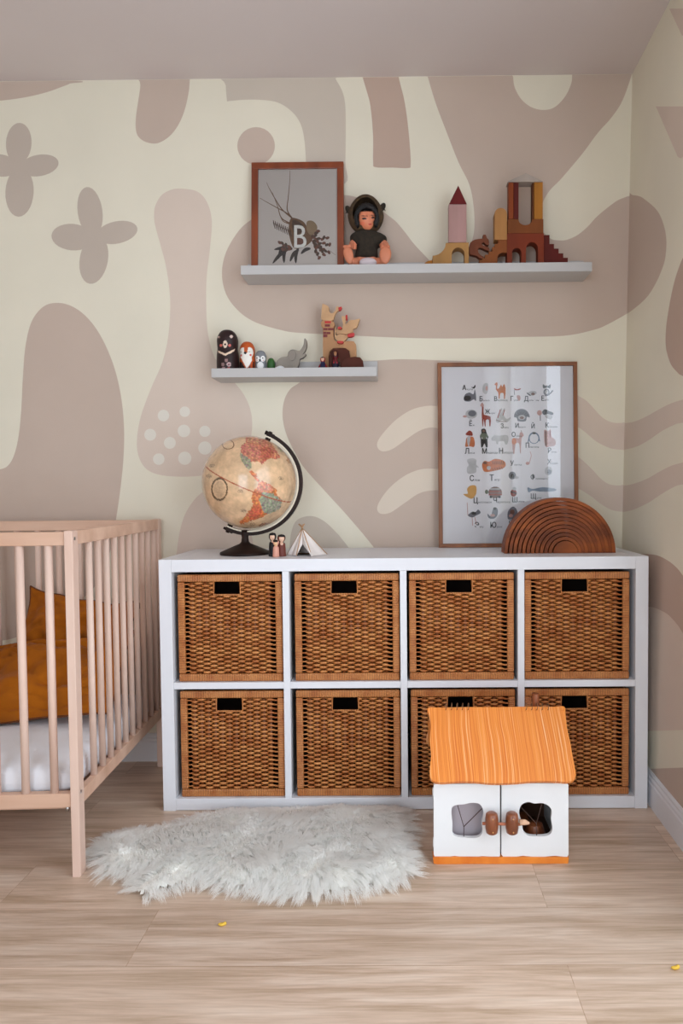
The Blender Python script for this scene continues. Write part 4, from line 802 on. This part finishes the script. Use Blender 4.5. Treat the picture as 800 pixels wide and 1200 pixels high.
# ------------------------------------------------------------------ baby doll
skin = M('doll_vinyl', (214, 132, 98), rough=.5, var=.06, vs_=20)
knit = M('brown_knit', (82, 60, 36), rough=.95, var=.3, vs_=90, bump=.6, bs=260); knit2 = M('dark_knit', (50, 41, 30), rough=.95, var=.35, vs_=90, bump=.6, bs=260)
hairm = M('black_hair', (18, 14, 14), rough=.7); clothw = M('doll_white_cloth', (206, 192, 196), rough=.9)
K = lambda x, y, d=-.07: (lambda v: Vector((v.x, d, v.z)))(px(390+x/9.41, 220+y/9.41, 1, d))
dl = thing('baby_doll', (K(365, 860).x, -.065, SU), 'dark-haired baby doll in a brown hooded knit sitting beside the framed print', 'doll')
def skinmesh(name, verts, edges, rad, mat, parent, root=0, sub=2):
    me = bpy.data.meshes.new(name); o = bpy.data.objects.new(name, me); C.objects.link(o); o.parent = parent
    org = Vector(parent.location); me.from_pydata([tuple(Vector(v)-org) for v in verts], edges, []); me.materials.append(mat)
    md = o.modifiers.new('skin', 'SKIN'); md.use_smooth_shade = True
    for i, s in enumerate(me.skin_vertices[0].data):
        s.radius = (rad[i], rad[i]); s.use_root = (i == root)
    sb = o.modifiers.new('sub', 'SUBSURF'); sb.levels = sub; sb.render_levels = sub; return o
zs = SU
V = [K(368, 800, -.052), K(370, 700, -.052), K(372, 570, -.052), K(375, 480, -.055), K(270, 575, -.052), K(205, 640, -.066), K(228, 650, -.084), K(480, 575, -.052), K(595, 640, -.066), K(555, 650, -.084),
     K(290, 830, -.06), K(205, 815, -.078), K(185, 800, -.088), K(455, 830, -.06), K(560, 815, -.078), K(575, 800, -.088)]
for v in V: v.z = max(v.z, SU+.015)
E_ = [(0, 1), (1, 2), (2, 3), (2, 4), (4, 5), (5, 6), (2, 7), (7, 8), (8, 9), (0, 10), (10, 11), (11, 12), (0, 13), (13, 14), (14, 15)]
Rr = [.03, .032, .026, .012, .017, .014, .010, .017, .014, .010, .018, .016, .014, .018, .016, .014]
skinmesh('body', V, E_, Rr, skin, dl)
for (cx, cy, rx, sgn, rot_) in ((172, 745, .0165, 1, .2), (577, 745, .0200, -1, -.05)):
    ftm = MB(); q = K(cx, cy, -.094); q.z = max(q.z, SU+.036)
    ftm.ell(q, (rx, .0085, .030), rot=(0, -rot_, 0), n=24, k=16)
    for v in ftm.v:      # narrow heel, broad ball
        t_ = (v.z-q.z)/.03; v.x = q.x+(v.x-q.x)*(1+.14*t_) - .004*rot_*0
    for k in range(5):
        a = (k-2)*.42; big = k == (4 if sgn < 0 else 0); big = (k == 4) if sgn > 0 else (k == 0)
        ftm.ell(q+Vector((-rot_*.028+sin(a)*rx*.8, -.002, .026+.006*cos(a)-(.002 if not big else 0))), (.0045 if big else .0034, .0045, .0062 if big else .005), n=12, k=8)
    ftm.build('foot', skin, dl, smooth=True)
for (cx, cy, s) in ((232, 650, 1), (548, 645, -1)):
    tf = MB(); tf.ell(K(cx-s*12, cy, -.086), (.0085, .006, .0095), n=14, k=8)
    for k in range(4):
        a = K(cx+s*(-8), cy-26+k*16, -.090); b = K(cx+s*12, cy-30+k*16, -.094); c = K(cx+s*26, cy-22+k*15, -.090); tf.tube([a, b, c], [.0034, .0032, .0022], 8)
    tf.tube([K(cx-s*5, cy-28, -.088), K(cx+s*8, cy-50, -.091)], [.0036, .0026], 8)
    tf.build('hand', skin, dl, smooth=True)
sw = [K(368, 812, -.052), K(370, 740, -.052), K(370, 640, -.052), K(374, 560, -.052), K(375, 490, -.055), K(260, 560, -.052), K(195, 595, -.058), K(490, 560, -.052), K(600, 595, -.058)]
skinmesh('sweater', sw, [(0, 1), (1, 2), (2, 3), (3, 4), (3, 5), (5, 6), (3, 7), (7, 8)], [.043, .044, .042, .038, .022, .026, .0215, .026, .0215], knit2, dl)
dp = MB(); q = K(388, 835, -.078); dp.ell((q.x, -.088, max(q.z, SU+.0165)), (.03, .014, .016)); dp.build('nappy', clothw, dl, smooth=True)
hc = K(374, 352, -.068)
fx = lambda x, y: (390+x/9.41, 220+y/9.41)
def facep(p):
    v = p-CAM; zc = v.dot(FW); X = (CX+F*v.dot(RT)/zc-390)*9.41; Y = (CY-F*v.dot(UP)/zc-220)*9.41; c = (212, 128, 94)
    if ((X-345)/26)**2+((Y-340)/11)**2 < 1 or ((X-440)/20)**2+((Y-330)/11)**2 < 1: c = (40, 24, 20)
    if ((X-345)/36)**2+((Y-312)/5)**2 < 1 or ((X-438)/26)**2+((Y-304)/5)**2 < 1: c = (90, 50, 36)
    if ((X-408)/20)**2+((Y-403)/9)**2 < 1: c = (178, 54, 48)
    if ((X-325)/26)**2+((Y-395)/20)**2 < 1: c = (218, 116, 86)
    if Y < 262 or X < 288: c = (18, 14, 14)
    return lin(c)
hm = M('doll_face', (214, 132, 98), rough=.45, vcol=True)
hdm = MB(); hdm.ell(hc, (.0335, .032, .0385), n=90, k=60)
for i, v in enumerate(hdm.v):     # cheeks, brow, nose
    d = v-hc
    if d.y < -.012:
        a = d.x/.0335; b = d.z/.0385; v.y -= .0055*math.exp(-((a-.17)**2/.012+(b+.05)**2/.018)); v.y += .0022*math.exp(-((a+.15)**2/.02+(b-.12)**2/.01))+.0022*math.exp(-((a-.5)**2/.02+(b-.12)**2/.01)); v.y -= .002*math.exp(-((a-.25)**2/.02+(b+.32)**2/.006))
hdm.build('head', hm, dl, smooth=True, paint=facep)
hr = MB(); 
for k in range(60):
    a = pi*(-.2+1.4*k/59); e = Vector((cos(a), 0, sin(a))); r1 = .034
    p1 = hc+Vector((e.x*.0385, -.010-.004*sin(k*1.7), e.z*.047)); p2 = hc+Vector((e.x*.037, -.024, e.z*.041)); p3 = hc+Vector((e.x*.030+.001*sin(k*2.3), -.0335+abs(e.x)*.010, e.z*.028+.0015*sin(k*3.1)))
    hr.tube([p1, p2, p3], [.0055, .005, .0022], 6)
hr.build('hair', hairm, dl, smooth=True)
hood = MB(); n1_, n2_ = 48, 20; vs_ = []; fs = []; hcen = K(362, 308, -.052)
for side, rr in ((0, 1.0), (1, .93)):
    for i in range(n2_+1):
        th_ = radians(48+(180-48)*i/n2_)        # from the face opening rim (front) to back
        for j in range(n1_):
            q = 2*pi*j/n1_; x = sin(th_)*cos(q); z = sin(th_)*sin(q); y = -cos(th_)
            zz = z*.066*(1.06 if z > 0 else .98); xx = x*.062*(1-.12*max(0, z)); vs_.append(hcen+Vector((xx*rr, y*.05*rr, zz*rr)))
T_ = (n2_+1)*n1_
for sd in (0, 1):
    for i in range(n2_):
        for j in range(n1_):
            a = sd*T_+i*n1_+j; b = sd*T_+i*n1_+(j+1) % n1_; fs.append((a, b, b+n1_, a+n1_))
for j in range(n1_): fs.append((j, (j+1) % n1_, T_+(j+1) % n1_, T_+j))
hood.add(vs_, fs); hood.build('hood', knit, dl, smooth=True)
for cx, cy, s in ((172, 245, -1), (545, 215, 1)):
    er = MB(); q = K(cx, cy, -.055); er.ell(q, (.010, .006, .016), rot=(0, s*.5, 0)); er.tube([q+Vector((s*.004, -.002, -.004)), q+Vector((s*.010, -.004, -.014))], [.002, .0012], 6); er.tube([q+Vector((-s*.004, -.002, .004)), q+Vector((-s*.008, -.005, -.01))], [.002, .0012], 6); er.build('hood_ear', knit2, dl, smooth=True)

# ------------------------------------------------------------------ peg dolls and teepee on the unit
TP = lambda P: [(300+x/8, 600+y/8) for x, y in P]
def Te(x, y, a, b, c): return ('e', 300+x/8, 600+y/8, a/8, b/8, c)
pgd = [(0, 0), (.92, 0), (1, .04), (1, .1), (.9, .35), (.72, .58), (.55, .64), (.62, .68), (.8, .76), (.86, .84), (.7, .95), (0, 1)]
SK = (224, 184, 158); PG = 'peg doll family between globe and tent'
pf_ = [(0, 0), (1, 0), (1.0, .1), (.93, .35), (.82, .56), (.5, .63), (.6, .67), (.86, .76), (.92, .85), (.7, .96), (0, 1)]
turned('peg_doll', 319.2, 624, 653.2, 9.4, pf_, -.315, KH+.0003, (26, 24, 28), [Te(152, 236, 23, 30, SK), Te(152, 275, 10, 12, SK), Te(152, 205, 34, 15, (20, 18, 20))], 'left and tallest peg doll in a black robe', 'peg doll', PG)
turned('peg_doll', 329.6, 626, 653.4, 10.2, pf_, -.315, KH+.0003, (112, 54, 44), [Te(240, 250, 24, 30, SK), Te(240, 290, 16, 22, SK), ('b', 652.3, 660, (216, 180, 150)), ('z', 618, 637, (22, 20, 22), 0, False), Te(240, 220, 36, 16, (20, 18, 20))], 'right peg doll in a reddish brown robe with black hair', 'peg doll', PG)
turned('peg_doll', 323.1, 632.3, 655.6, 7.6, pf_, -.337, KH+.0003, (220, 158, 138), [Te(182, 300, 18, 22, (226, 182, 140)), Te(182, 272, 24, 12, (40, 30, 26)), ('b', 654.3, 660, (220, 190, 160))], 'smallest peg doll in a pink robe in front of the other two', 'peg doll', PG)
canvas = M('canvas_cloth', (232, 222, 216), rough=.92, var=.04, vs_=12, bump=.3, bs=120); stick = wood('tent_stick', (196, 152, 112))
tp = thing('toy_teepee', (px(357, 650, 2, KH).x, -.285, KH), 'small off-white fabric toy teepee standing right of the peg dolls', 'toy tent')
def kf(x, y, yy): v = px(300+x/8, 600+y/8, 1, yy); return Vector((v.x, yy, max(v.z, KH+.0012)))
ap = kf(432, 150, -.285)
L0 = kf(290, 400, -.29); FL = kf(378, 404, -.318); FR = kf(520, 412, -.328); R0 = kf(665, 370, -.28); BR_ = kf(600, 400, -.235); BL_ = kf(350, 400, -.235)
for v in (L0, FL, FR, R0, BR_, BL_): v.z = KH+.0012
def cloth(mb, a, b, amp=.0025, n=12, m=0, ph=0, cut_=None):
    vs_ = []; fs = []
    for i in range(n+1):
        for j in range(n+1):
            u = i/n; v = j/n; base = a*(1-u)+b*u
            if cut_: base = cut_(u, v, base)
            p = ap*(1-v)+base*v; nn = (b-a).cross(ap-a).normalized(); p += nn*amp*sin(u*9+ph)*v
            vs_.append(p)
    for i in range(n):
        for j in range(n): q = i*(n+1)+j; fs.append((q, q+1, q+n+2, q+n+1))
    mb.add(vs_, fs, m)
tb = MB(); cloth(tb, L0, FL, ph=1); cloth(tb, BL_, L0); cloth(tb, R0, BR_); cloth(tb, BR_, BL_)
GL = kf(440, 300, -.315)
def flap(mb, a, fold, n=14, side=1):   # front flap: hangs from ridge a, inner edge opens toward 'fold' at the bottom
    vs_ = []; fs = []
    for j in range(n+1):
        v = j/n; outer = ap*(1-v)+a*v; inner = ap*(1-v)+fold*v
        inner += Vector((side*.006*sin(pi*v), -.004*v, 0))
        for i in range(n+1):
            u = i/n; p = outer*(1-u)+inner*u; p.y -= .003*sin(u*8)*v; p.z = max(p.z, KH+.0012); vs_.append(p)
    for j in range(n):
        for i in range(n): q = j*(n+1)+i; fs.append((q, q+1, q+n+2, q+n+1))
    mb.add(vs_, fs)
FM = (FL+FR)/2
flap(tb, R0, FR, side=-1)
Mp = ap*.42+(FL*.6+FR*.4)*.58
for a_, b_ in ((FL, Mp), (Mp, FR)):
    tb.add([ap, a_, b_, (ap+a_)/2, (a_+b_)/2+Vector((0, -.0015, 0)), (ap+b_)/2], [(0, 3, 5), (3, 1, 4), (3, 4, 5), (5, 4, 2)])
tb.build('canvas_cover', canvas, tp, smooth=True).modifiers.new('s', 'SOLIDIFY').thickness = .0012
lin_ = MB(); lin_.poly([L0*.97+ap*.03+Vector((.006, .012, .0)), R0*.95+ap*.05+Vector((-.006, .004, 0)), BR_+Vector((-.004, -.006, .0)), BL_+Vector((.004, -.006, 0))]); 
for v in lin_.v: v.z = KH+.0025
lin_.build('tent_floor', M('tent_lining', (150, 104, 62), rough=.9, var=.2), tp)
for f_, hgt in ((L0, .16), (FL, .13), (R0, .15), (BR_, .16), (FR, .12), (BL_, .15)):
    d = (ap-f_); MBx = MB(); MBx.tube([f_+Vector((0, 0, .001)), f_+d*(1+hgt)], .0014, 8); MBx.build('pole', stick, tp, smooth=True)
tn = MB(); tn.tube([ap+Vector((.003*cos(a), .003*sin(a), -.004+.0006*a/6)) for a in [k*.6 for k in range(30)]], .0008, 6); tn.build('twine', M('twine', (150, 120, 90), rough=.9), tp, smooth=True)

# ------------------------------------------------------------------ doll house
hwht = M('white_painted_wood', (236, 237, 238), rough=.42, var=.02, vs_=5, bump=.04, bs=120)
hor = M('orange_stain', (240, 146, 52), rough=.42, col2=(214, 108, 24), vs_=14, stretch=(1.2, .5, .5), coat=.15)
rfm = bpy.data.materials.new('orange_roof_grain'); rfm.use_nodes = True; nt = rfm.node_tree; N = nt.nodes; L = nt.links; b = N['Principled BSDF']; b.inputs['Roughness'].default_value = .5
tc = N.new('ShaderNodeTexCoord'); nz = N.new('ShaderNodeTexNoise'); nz.inputs['Scale'].default_value = 5; nz.inputs['Detail'].default_value = 2; L.new(tc.outputs['Object'], nz.inputs['Vector'])
va = N.new('ShaderNodeVectorMath'); va.operation = 'MULTIPLY_ADD'; va.inputs[1].default_value = (.022, .022, .022); L.new(nz.outputs['Color'], va.inputs[0]); L.new(tc.outputs['Object'], va.inputs[2])
mp = N.new('ShaderNodeMapping'); mp.inputs['Scale'].default_value = (330, 2.2, 2.2); L.new(va.outputs[0], mp.inputs[0])
ns = N.new('ShaderNodeTexNoise'); ns.inputs['Scale'].default_value = 1; ns.inputs['Detail'].default_value = 3; L.new(mp.outputs[0], ns.inputs['Vector'])
rp = N.new('ShaderNodeValToRGB'); e = rp.color_ramp.elements; e[0].position = .3; e[0].color = lin((214, 108, 30)); e[1].position = .78; e[1].color = lin((252, 218, 176)); q = e.new(.58); q.color = lin((238, 146, 58)); L.new(ns.outputs['Fac'], rp.inputs[0]); L.new(rp.outputs[0], b.inputs['Base Color'])
bp = N.new('ShaderNodeBump'); bp.inputs['Strength'].default_value = .35; bp.inputs['Distance'].default_value = .0015; L.new(ns.outputs['Fac'], bp.inputs['Height']); L.new(bp.outputs[0], b.inputs['Normal'])
brn = M('brown_turned_wood', (150, 84, 48), rough=.4, col2=(108, 54, 28), vs_=30, stretch=(1, 1, .4), coat=.3); pale = wood('pale_peg_wood', (222, 180, 148)); twn = M('dark_twine', (72, 48, 40), rough=.8); intw = M('house_inside', (92, 58, 38), rough=.7, var=.2)
HF = -.703
HZ = lambda P: [(490+x/4, 800+y/4) for x, y in P]
dh = thing('toy_dollhouse', (.982, -.59, 0), 'white wooden dollhouse with an orange thatched-look roof standing on the floor', 'dollhouse')
hx0_, hx1_ = px(509, 960, 1, HF).x, px(665.6, 960, 1, HF).x; HD = .225
def hp(P, yf=HF, n=0): P = HZ(P); P = spline(P, n) if n else P; return [(lambda v: Vector((v.x, yf, max(v.z, .0005))))(px(x, y, 1, yf)) for x, y in P]
zbase = px(590, 1005.5, 1, HF).z
bs2 = MB(); bs2.prism(hp([(68, 818), (72, 848), (90, 853), (160, 854), (250, 850), (350, 856), (430, 853), (520, 856), (600, 853), (690, 857), (702, 850), (706, 820)], HF-.004), (0, .03, 0)); bs2.box(hx0_+.014, hx1_-.006, HF+.0262, HF+HD, .001, zbase-.001); bs2.build('base_board', hor, dh, bevel=.002)
zb0 = zbase+.0005; zt0 = px(590, 920, 1, HF).z
for xx in (hx0_+.014, hx1_-.018): MB().box(xx, xx+.01, HF+.0125, HF+HD, zb0, zt0).build('side_wall', hwht, dh)
MB().box(hx0_+.0245, hx1_-.0185, HF+HD-.01, HF+HD-.001, zb0, zt0).build('back_wall', intw, dh)
MB().box(hx0_+.0245, hx1_-.0185, HF+.016, HF+HD-.011, zb0, zb0+.006).build('inner_floor', intw, dh)
midx = (hx0_+hx1_)/2; MB().box(midx-.004, midx+.004, HF+.02, HF+HD-.011, zb0+.0065, zt0-.001).build('partition', intw, dh)
MB().box(hx0_+.0247, midx-.005, HF+.034, HF+.040, zb0+.0065, zt0-.004).build('inner_panel', M('grey_lavender_panel', (176, 166, 172), rough=.7), dh)
ft = MB(); ft.box(midx+.02, midx+.09, HF+.10, HF+.15, zb0+.0062, zb0+.05); ft.lathe([(.0005, 0), (.022, 0), (.03, .02), (.02, .05), (.0005, .055)], (midx+.1, HF+.07, zb0+.0065), 20); ft.tube([(midx+.03, HF+.12, zb0+.05), (midx+.03, HF+.12, zb0+.12)], .012, 10); ft.build('inner_furniture', brn, dh)
MB().box(hx0_+.0005, hx1_-.0005, HF+.0125, HF+HD, zt0+.0002, zt0+.006).build('eaves_board', hwht, dh)
wl_ = [(155, 610), (160, 583), (182, 573), (215, 570), (250, 563), (285, 568), (302, 592), (305, 622), (298, 660), (300, 700), (285, 722), (255, 728), (215, 726), (178, 722), (160, 705), (160, 660)]
wr_ = [(473, 600), (485, 572), (515, 560), (545, 567), (580, 565), (610, 578), (625, 602), (622, 640), (628, 680), (620, 708), (595, 719), (545, 721), (512, 716), (492, 695), (485, 655), (475, 625)]
for side, out, win in (('l', [(74, 476), (240, 474), (378, 474), (382, 480), (383, 812), (375, 818), (300, 813), (240, 820), (170, 812), (110, 820), (76, 814), (72, 805), (72, 490)], wl_), ('r', [(390, 474), (540, 472), (698, 472), (703, 480), (704, 806), (698, 818), (640, 812), (560, 819), (490, 812), (430, 820), (396, 815), (389, 806)], wr_)):
    d_ = MB(); d_.prism(hp(out), (0, .012, 0), 0, [hp(win, n=4)]); do = d_.build('door', hwht, dh, bevel=.0018, seg=3)
    J = {'l': ((213, 675), (213, 727), (184, 575), (298, 590)), 'r': ((553, 660), (555, 720), (478, 580), (578, 568))}[side]
    ww = MB(); c0 = hp([J[0]], HF+.006)[0]
    for q in J[1:]: ww.tube([c0, hp([q], HF+.006)[0]], .0011, 6)
    ww.build('window_twine', twn, do, smooth=True)
    kx = 344 if side == 'l' else 439
    kn = MB(); kc = hp([(kx, 658)], HF-.024)[0]; kn.lathe([(.0005, -.0275), (.010, -.0275), (.0145, -.024), (.0165, -.012), (.0168, 0), (.0165, .012), (.0145, .024), (.010, .0275), (.0005, .0275)], kc, 28); kn.build('knob', brn, do, smooth=True)
    nl = MB()
    for z in (-.017, .017): nl.ell(kc+Vector((.001, -.0165, z)), (.0022, .0015, .0022), n=10, k=6)
    nl.tube([kc+Vector((0, .008, 0)), (kc.x, HF+.002, kc.z)], .006, 10); nl.build('knob_pin', M('light_nail', (206, 150, 96), rough=.5), do, smooth=True)
pg = MB(); a = hp([(300, 660)], HF-.024)[0]; b2 = hp([(478, 664)], HF-.024)[0]; pg.tube([a, b2], .0038, 12); pg.build('latch_peg', M('peg_brown_wood', (176, 104, 74), rough=.5), dh, smooth=True)
pg = MB(); a = hp([(474, 655)], HF-.024)[0]; b2 = hp([(500, 654)], HF-.024)[0]; b3 = hp([(520, 659)], HF-.024)[0]; pg.tube([a, b2, b3], [.0075, .0068, .003], 12); pg.build('latch_tip', pale, dh, smooth=True)
for z in (520, 755):
    hg = MB(); c0 = hp([(66, z)], HF+.008)[0]; hg.box(hx0_-.004, hx0_+.0135, HF+.0128, HF+.02, c0.z-.012, c0.z+.012); hg.build('hinge', hwht, dh, bevel=.001)
sk = MB(); c0 = hp([(709, 695)], HF+.07)[0]; sk.ell((hx1_-.002, HF+.07, c0.z), (.007, .01, .012)); sk.build('side_knob', brn, dh, smooth=True)
# gable ends
yr = HF+HD/2; zr = .371
for xx in (hx0_+.016, hx1_-.02):
    g = MB(); g.prism([(xx, HF+.02, zt0+.0065), (xx, HF+HD-.01, zt0+.0065), (xx, yr, zr-.035)], (.01, 0, 0)); g.build('gable', hwht, dh)
# roof slabs
ev = px(590, 917, 1, HF-.03); P0r = Vector((0, HF-.03, ev.z)); dr = Vector((0, yr-(HF-.03), zr-ev.z)); nr_ = Vector((0, -dr.z, dr.y)).normalized()
rp_ = [(47, 118), (120, 117), (240, 114), (380, 115), (520, 112), (640, 113), (684, 112), (690, 150), (697, 215), (712, 280), (722, 340), (732, 390), (738, 430), (730, 455), (700, 465), (650, 462), (590, 460), (530, 462), (460, 468), (390, 471), (330, 470), (270, 464), (210, 462), (160, 464), (110, 468), (75, 462), (56, 445), (54, 400), (60, 340), (54, 270), (58, 200), (50, 150)]
loop = [px_plane(x, y, P0r, nr_) for x, y in spline(HZ(rp_), 3)]
rf = MB(); rf.prism(loop, nr_*-.013); rf.build('front_roof', rfm, dh, bevel=.004, seg=3)
rf = MB(); rf.prism([Vector((v.x, 2*yr+.006-v.y, v.z)) for v in loop], Vector((nr_.x, -nr_.y, nr_.z))*-.013); rf.build('rear_roof', rfm, dh, bevel=.004, seg=3)
for x in (129, 155, 181, 206, 233, 503, 529, 553, 578, 605):
    c0 = px_plane(490+x/4, 800+112/4, P0r, nr_); st_ = MB(); st_.tube([c0+Vector((.0012*sin(a), -.004+.011*cos(a), .0015+.009*sin(a))) for a in [2*pi*k/14 for k in range(15)]], .0009, 6, cap=False); st_.build('roof_stitch', M('stitch_cord', (122, 88, 60), rough=.8) if x == 129 else bpy.data.materials['stitch_cord'], dh, smooth=True)
cc0 = px(627.5, 825, 1, yr+.03); ch = MB(); ch.tube([(cc0.x, yr+.035, zr-.04), (cc0.x, yr+.035, px(627.5, 812.5, 1, yr+.035).z)], .0105, 20); ch.build('chimney', brn, dh, smooth=False)

# ------------------------------------------------------------------ sheepskin
rpx = [(118, 1010), (118, 992), (150, 982), (195, 976), (235, 962), (300, 956), (360, 953), (420, 953), (465, 956), (478, 975), (474, 995), (480, 1012), (478, 1030), (455, 1037), (430, 1044), (385, 1050), (340, 1052), (300, 1045), (265, 1042), (240, 1034), (205, 1042), (168, 1052), (160, 1045), (170, 1032), (145, 1027), (122, 1022)]
rpoly = [px(x, y, 2, 0) for x, y in spline(rpx, 4)]; rp2 = [(p.x, p.y) for p in rpoly]
furm = bpy.data.materials.new('sheep_wool'); furm.use_nodes = True; nt = furm.node_tree; N = nt.nodes; L = nt.links; b = N['Principled BSDF']
b.inputs['Base Color'].default_value = (.99, .985, .96, 1); b.inputs['Roughness'].default_value = .65; b.inputs['Specular IOR Level'].default_value = .25
tr = N.new('ShaderNodeBsdfTranslucent'); tr.inputs[0].default_value = (.99, .985, .96, 1); ms = N.new('ShaderNodeMixShader'); ms.inputs[0].default_value = .35
L.new(b.outputs[0], ms.inputs[1]); L.new(tr.outputs[0], ms.inputs[2]); L.new(ms.outputs[0], N['Material Output'].inputs[0])
rg = thing('sheepskin_rug', (sum(p[0] for p in rp2)/len(rp2), sum(p[1] for p in rp2)/len(rp2), 0), 'fluffy white sheepskin rug lying on the wood floor before the shelf unit', 'rug')
rnd = random.Random(11); xs = [p[0] for p in rp2]; ys = [p[1] for p in rp2]; vs_ = []; fs = []
cxm, cym = rg.location.x, rg.location.y
def edge_out(x, y):
    best = 9; d = Vector((0, 0))
    for k in range(0, len(rp2), 1):
        ax1, ay1 = rp2[k]; bx1, by1 = rp2[(k+1) % len(rp2)]; vx, vy = bx1-ax1, by1-ay1; tt = max(0, min(1, ((x-ax1)*vx+(y-ay1)*vy)/(vx*vx+vy*vy+1e-12))); qx, qy = ax1+vx*tt, ay1+vy*tt; dd = sqrt((x-qx)**2+(y-qy)**2)
        if dd < best: best = dd; d = Vector((qx-x, qy-y))
    return best, (d.normalized() if d.length > 1e-6 else Vector((1, 0)))
def mound(x, y, ed): return .004+.026*min(1, ed/.05)**.6+.005*noise.noise(Vector((x*16, y*16, 0)))*min(1, ed/.04)
pe = MB(); st_ = .008; gx0, gy0 = min(xs)-.01, min(ys)-.01; gnx, gny = int((max(xs)-gx0)/st_)+2, int((max(ys)-gy0)/st_)+2; gid = {}
for i in range(gnx):
    for j in range(gny):
        x, y = gx0+i*st_, gy0+j*st_
        if inside((x, y), rp2): gid[(i, j)] = len(pe.v); pe.v.append(Vector((x, y, mound(x, y, edge_out(x, y)[0]))))
for (i, j) in list(gid):
    q = [(i, j), (i+1, j), (i+1, j+1), (i, j+1)]
    if all(k in gid for k in q): pe.f.append(tuple(gid[k] for k in q)); pe.m.append(0)
pe.build('hide', M('sheep_hide', (246, 244, 238), rough=.95, bump=.5, bs=120), rg, smooth=True)
cl_n = 0
while cl_n < 4600:
    x = rnd.uniform(min(xs), max(xs)); y = rnd.uniform(min(ys), max(ys))
    if not inside((x, y), rp2): continue
    cl_n += 1; ed, eo = edge_out(x, y); mz = mound(x, y, ed); wgt = max(0, 1-ed/.06)
    sw_ = noise.noise_vector(Vector((x*7, y*7, 2))); lean = Vector((sw_.x, sw_.y))*1.0+Vector((.1, -.35)); lean = lean*(1-wgt)+eo*wgt*1.25
    lean += Vector((rnd.uniform(-.16, .16), rnd.uniform(-.16, .16))); Lc = rnd.uniform(.046, .068)*(1-.1*wgt); h = Lc*(.5-.3*wgt)
    tip = Vector((x+lean.x*Lc*.85, y+lean.y*Lc*.85, max(.004, mz*(1-.5*wgt)+h*rnd.uniform(.15, .45))))
    if tip.y > -.408: tip.y = -.408
    for s in range(14):
        a = rnd.uniform(0, 2*pi); r = .011*sqrt(rnd.random()); ro = Vector((x+r*cos(a), y+r*sin(a), mz-.003))
        tp_ = tip+Vector((r*cos(a), r*sin(a), rnd.uniform(-.004, .004)))*.45+Vector((rnd.uniform(-.004, .004), rnd.uniform(-.004, .004), 0))
        if tp_.y > -.405: tp_.y = -.405
        c1_ = ro+Vector((lean.x*Lc*.3, lean.y*Lc*.3, h*.8)); wob = Vector((rnd.uniform(-.003, .003), rnd.uniform(-.003, .003), 0))
        pts = []
        for k in range(5):
            u = k/4; p = ro*(1-u)**2+c1_*2*u*(1-u)+tp_*u*u+wob*sin(u*6); p.z = max(p.z, .002); p.y = min(p.y, -.402); pts.append(p)
        ln = lean.normalized() if lean.length > 1e-3 else Vector((1, 0)); sd = Vector((-ln.y+rnd.uniform(-.35, .35), ln.x+rnd.uniform(-.35, .35), rnd.uniform(-.2, .2))).normalized()*.0008; b0 = len(vs_)
        for k in range(4): ww = sd*(1-.2*k); vs_ += [pts[k]-ww, pts[k]+ww]
        vs_.append(pts[4])
        for k in range(3): fs.append((b0+2*k, b0+2*k+1, b0+2*k+3, b0+2*k+2))
        fs.append((b0+6, b0+7, b0+8))
fu = MB(); fu.v = vs_; fu.f = fs; fu.m = [0]*len(fs); fo = fu.build('fleece', furm, rg, smooth=True)
fo['kind'] = 'stuff'

# ------------------------------------------------------------------ crumbs
cm_ = M('yellow_crumb', (232, 190, 70), rough=.7)
for (x, y, l) in ((260, 1085, 'tiny yellow crumb on the floor in front of the sheepskin'), (791, 1136, 'tiny yellow crumb on the floor near the right edge')):
    q = px(x, y, 2, 0); m_ = MB(); m_.ell((q.x, q.y, .0037), (.009, .004, .0035), n=10, k=6)
    for i, v in enumerate(m_.v): v.x += .0018*sin(i*2.1); v.y += .001*sin(i*1.3)
    m_.ell((q.x+.006, q.y+.002, .0042), (.004, .0035, .004), n=8, k=6)
    tag(m_.build('floor_crumb', cm_, smooth=True), l, 'crumb')
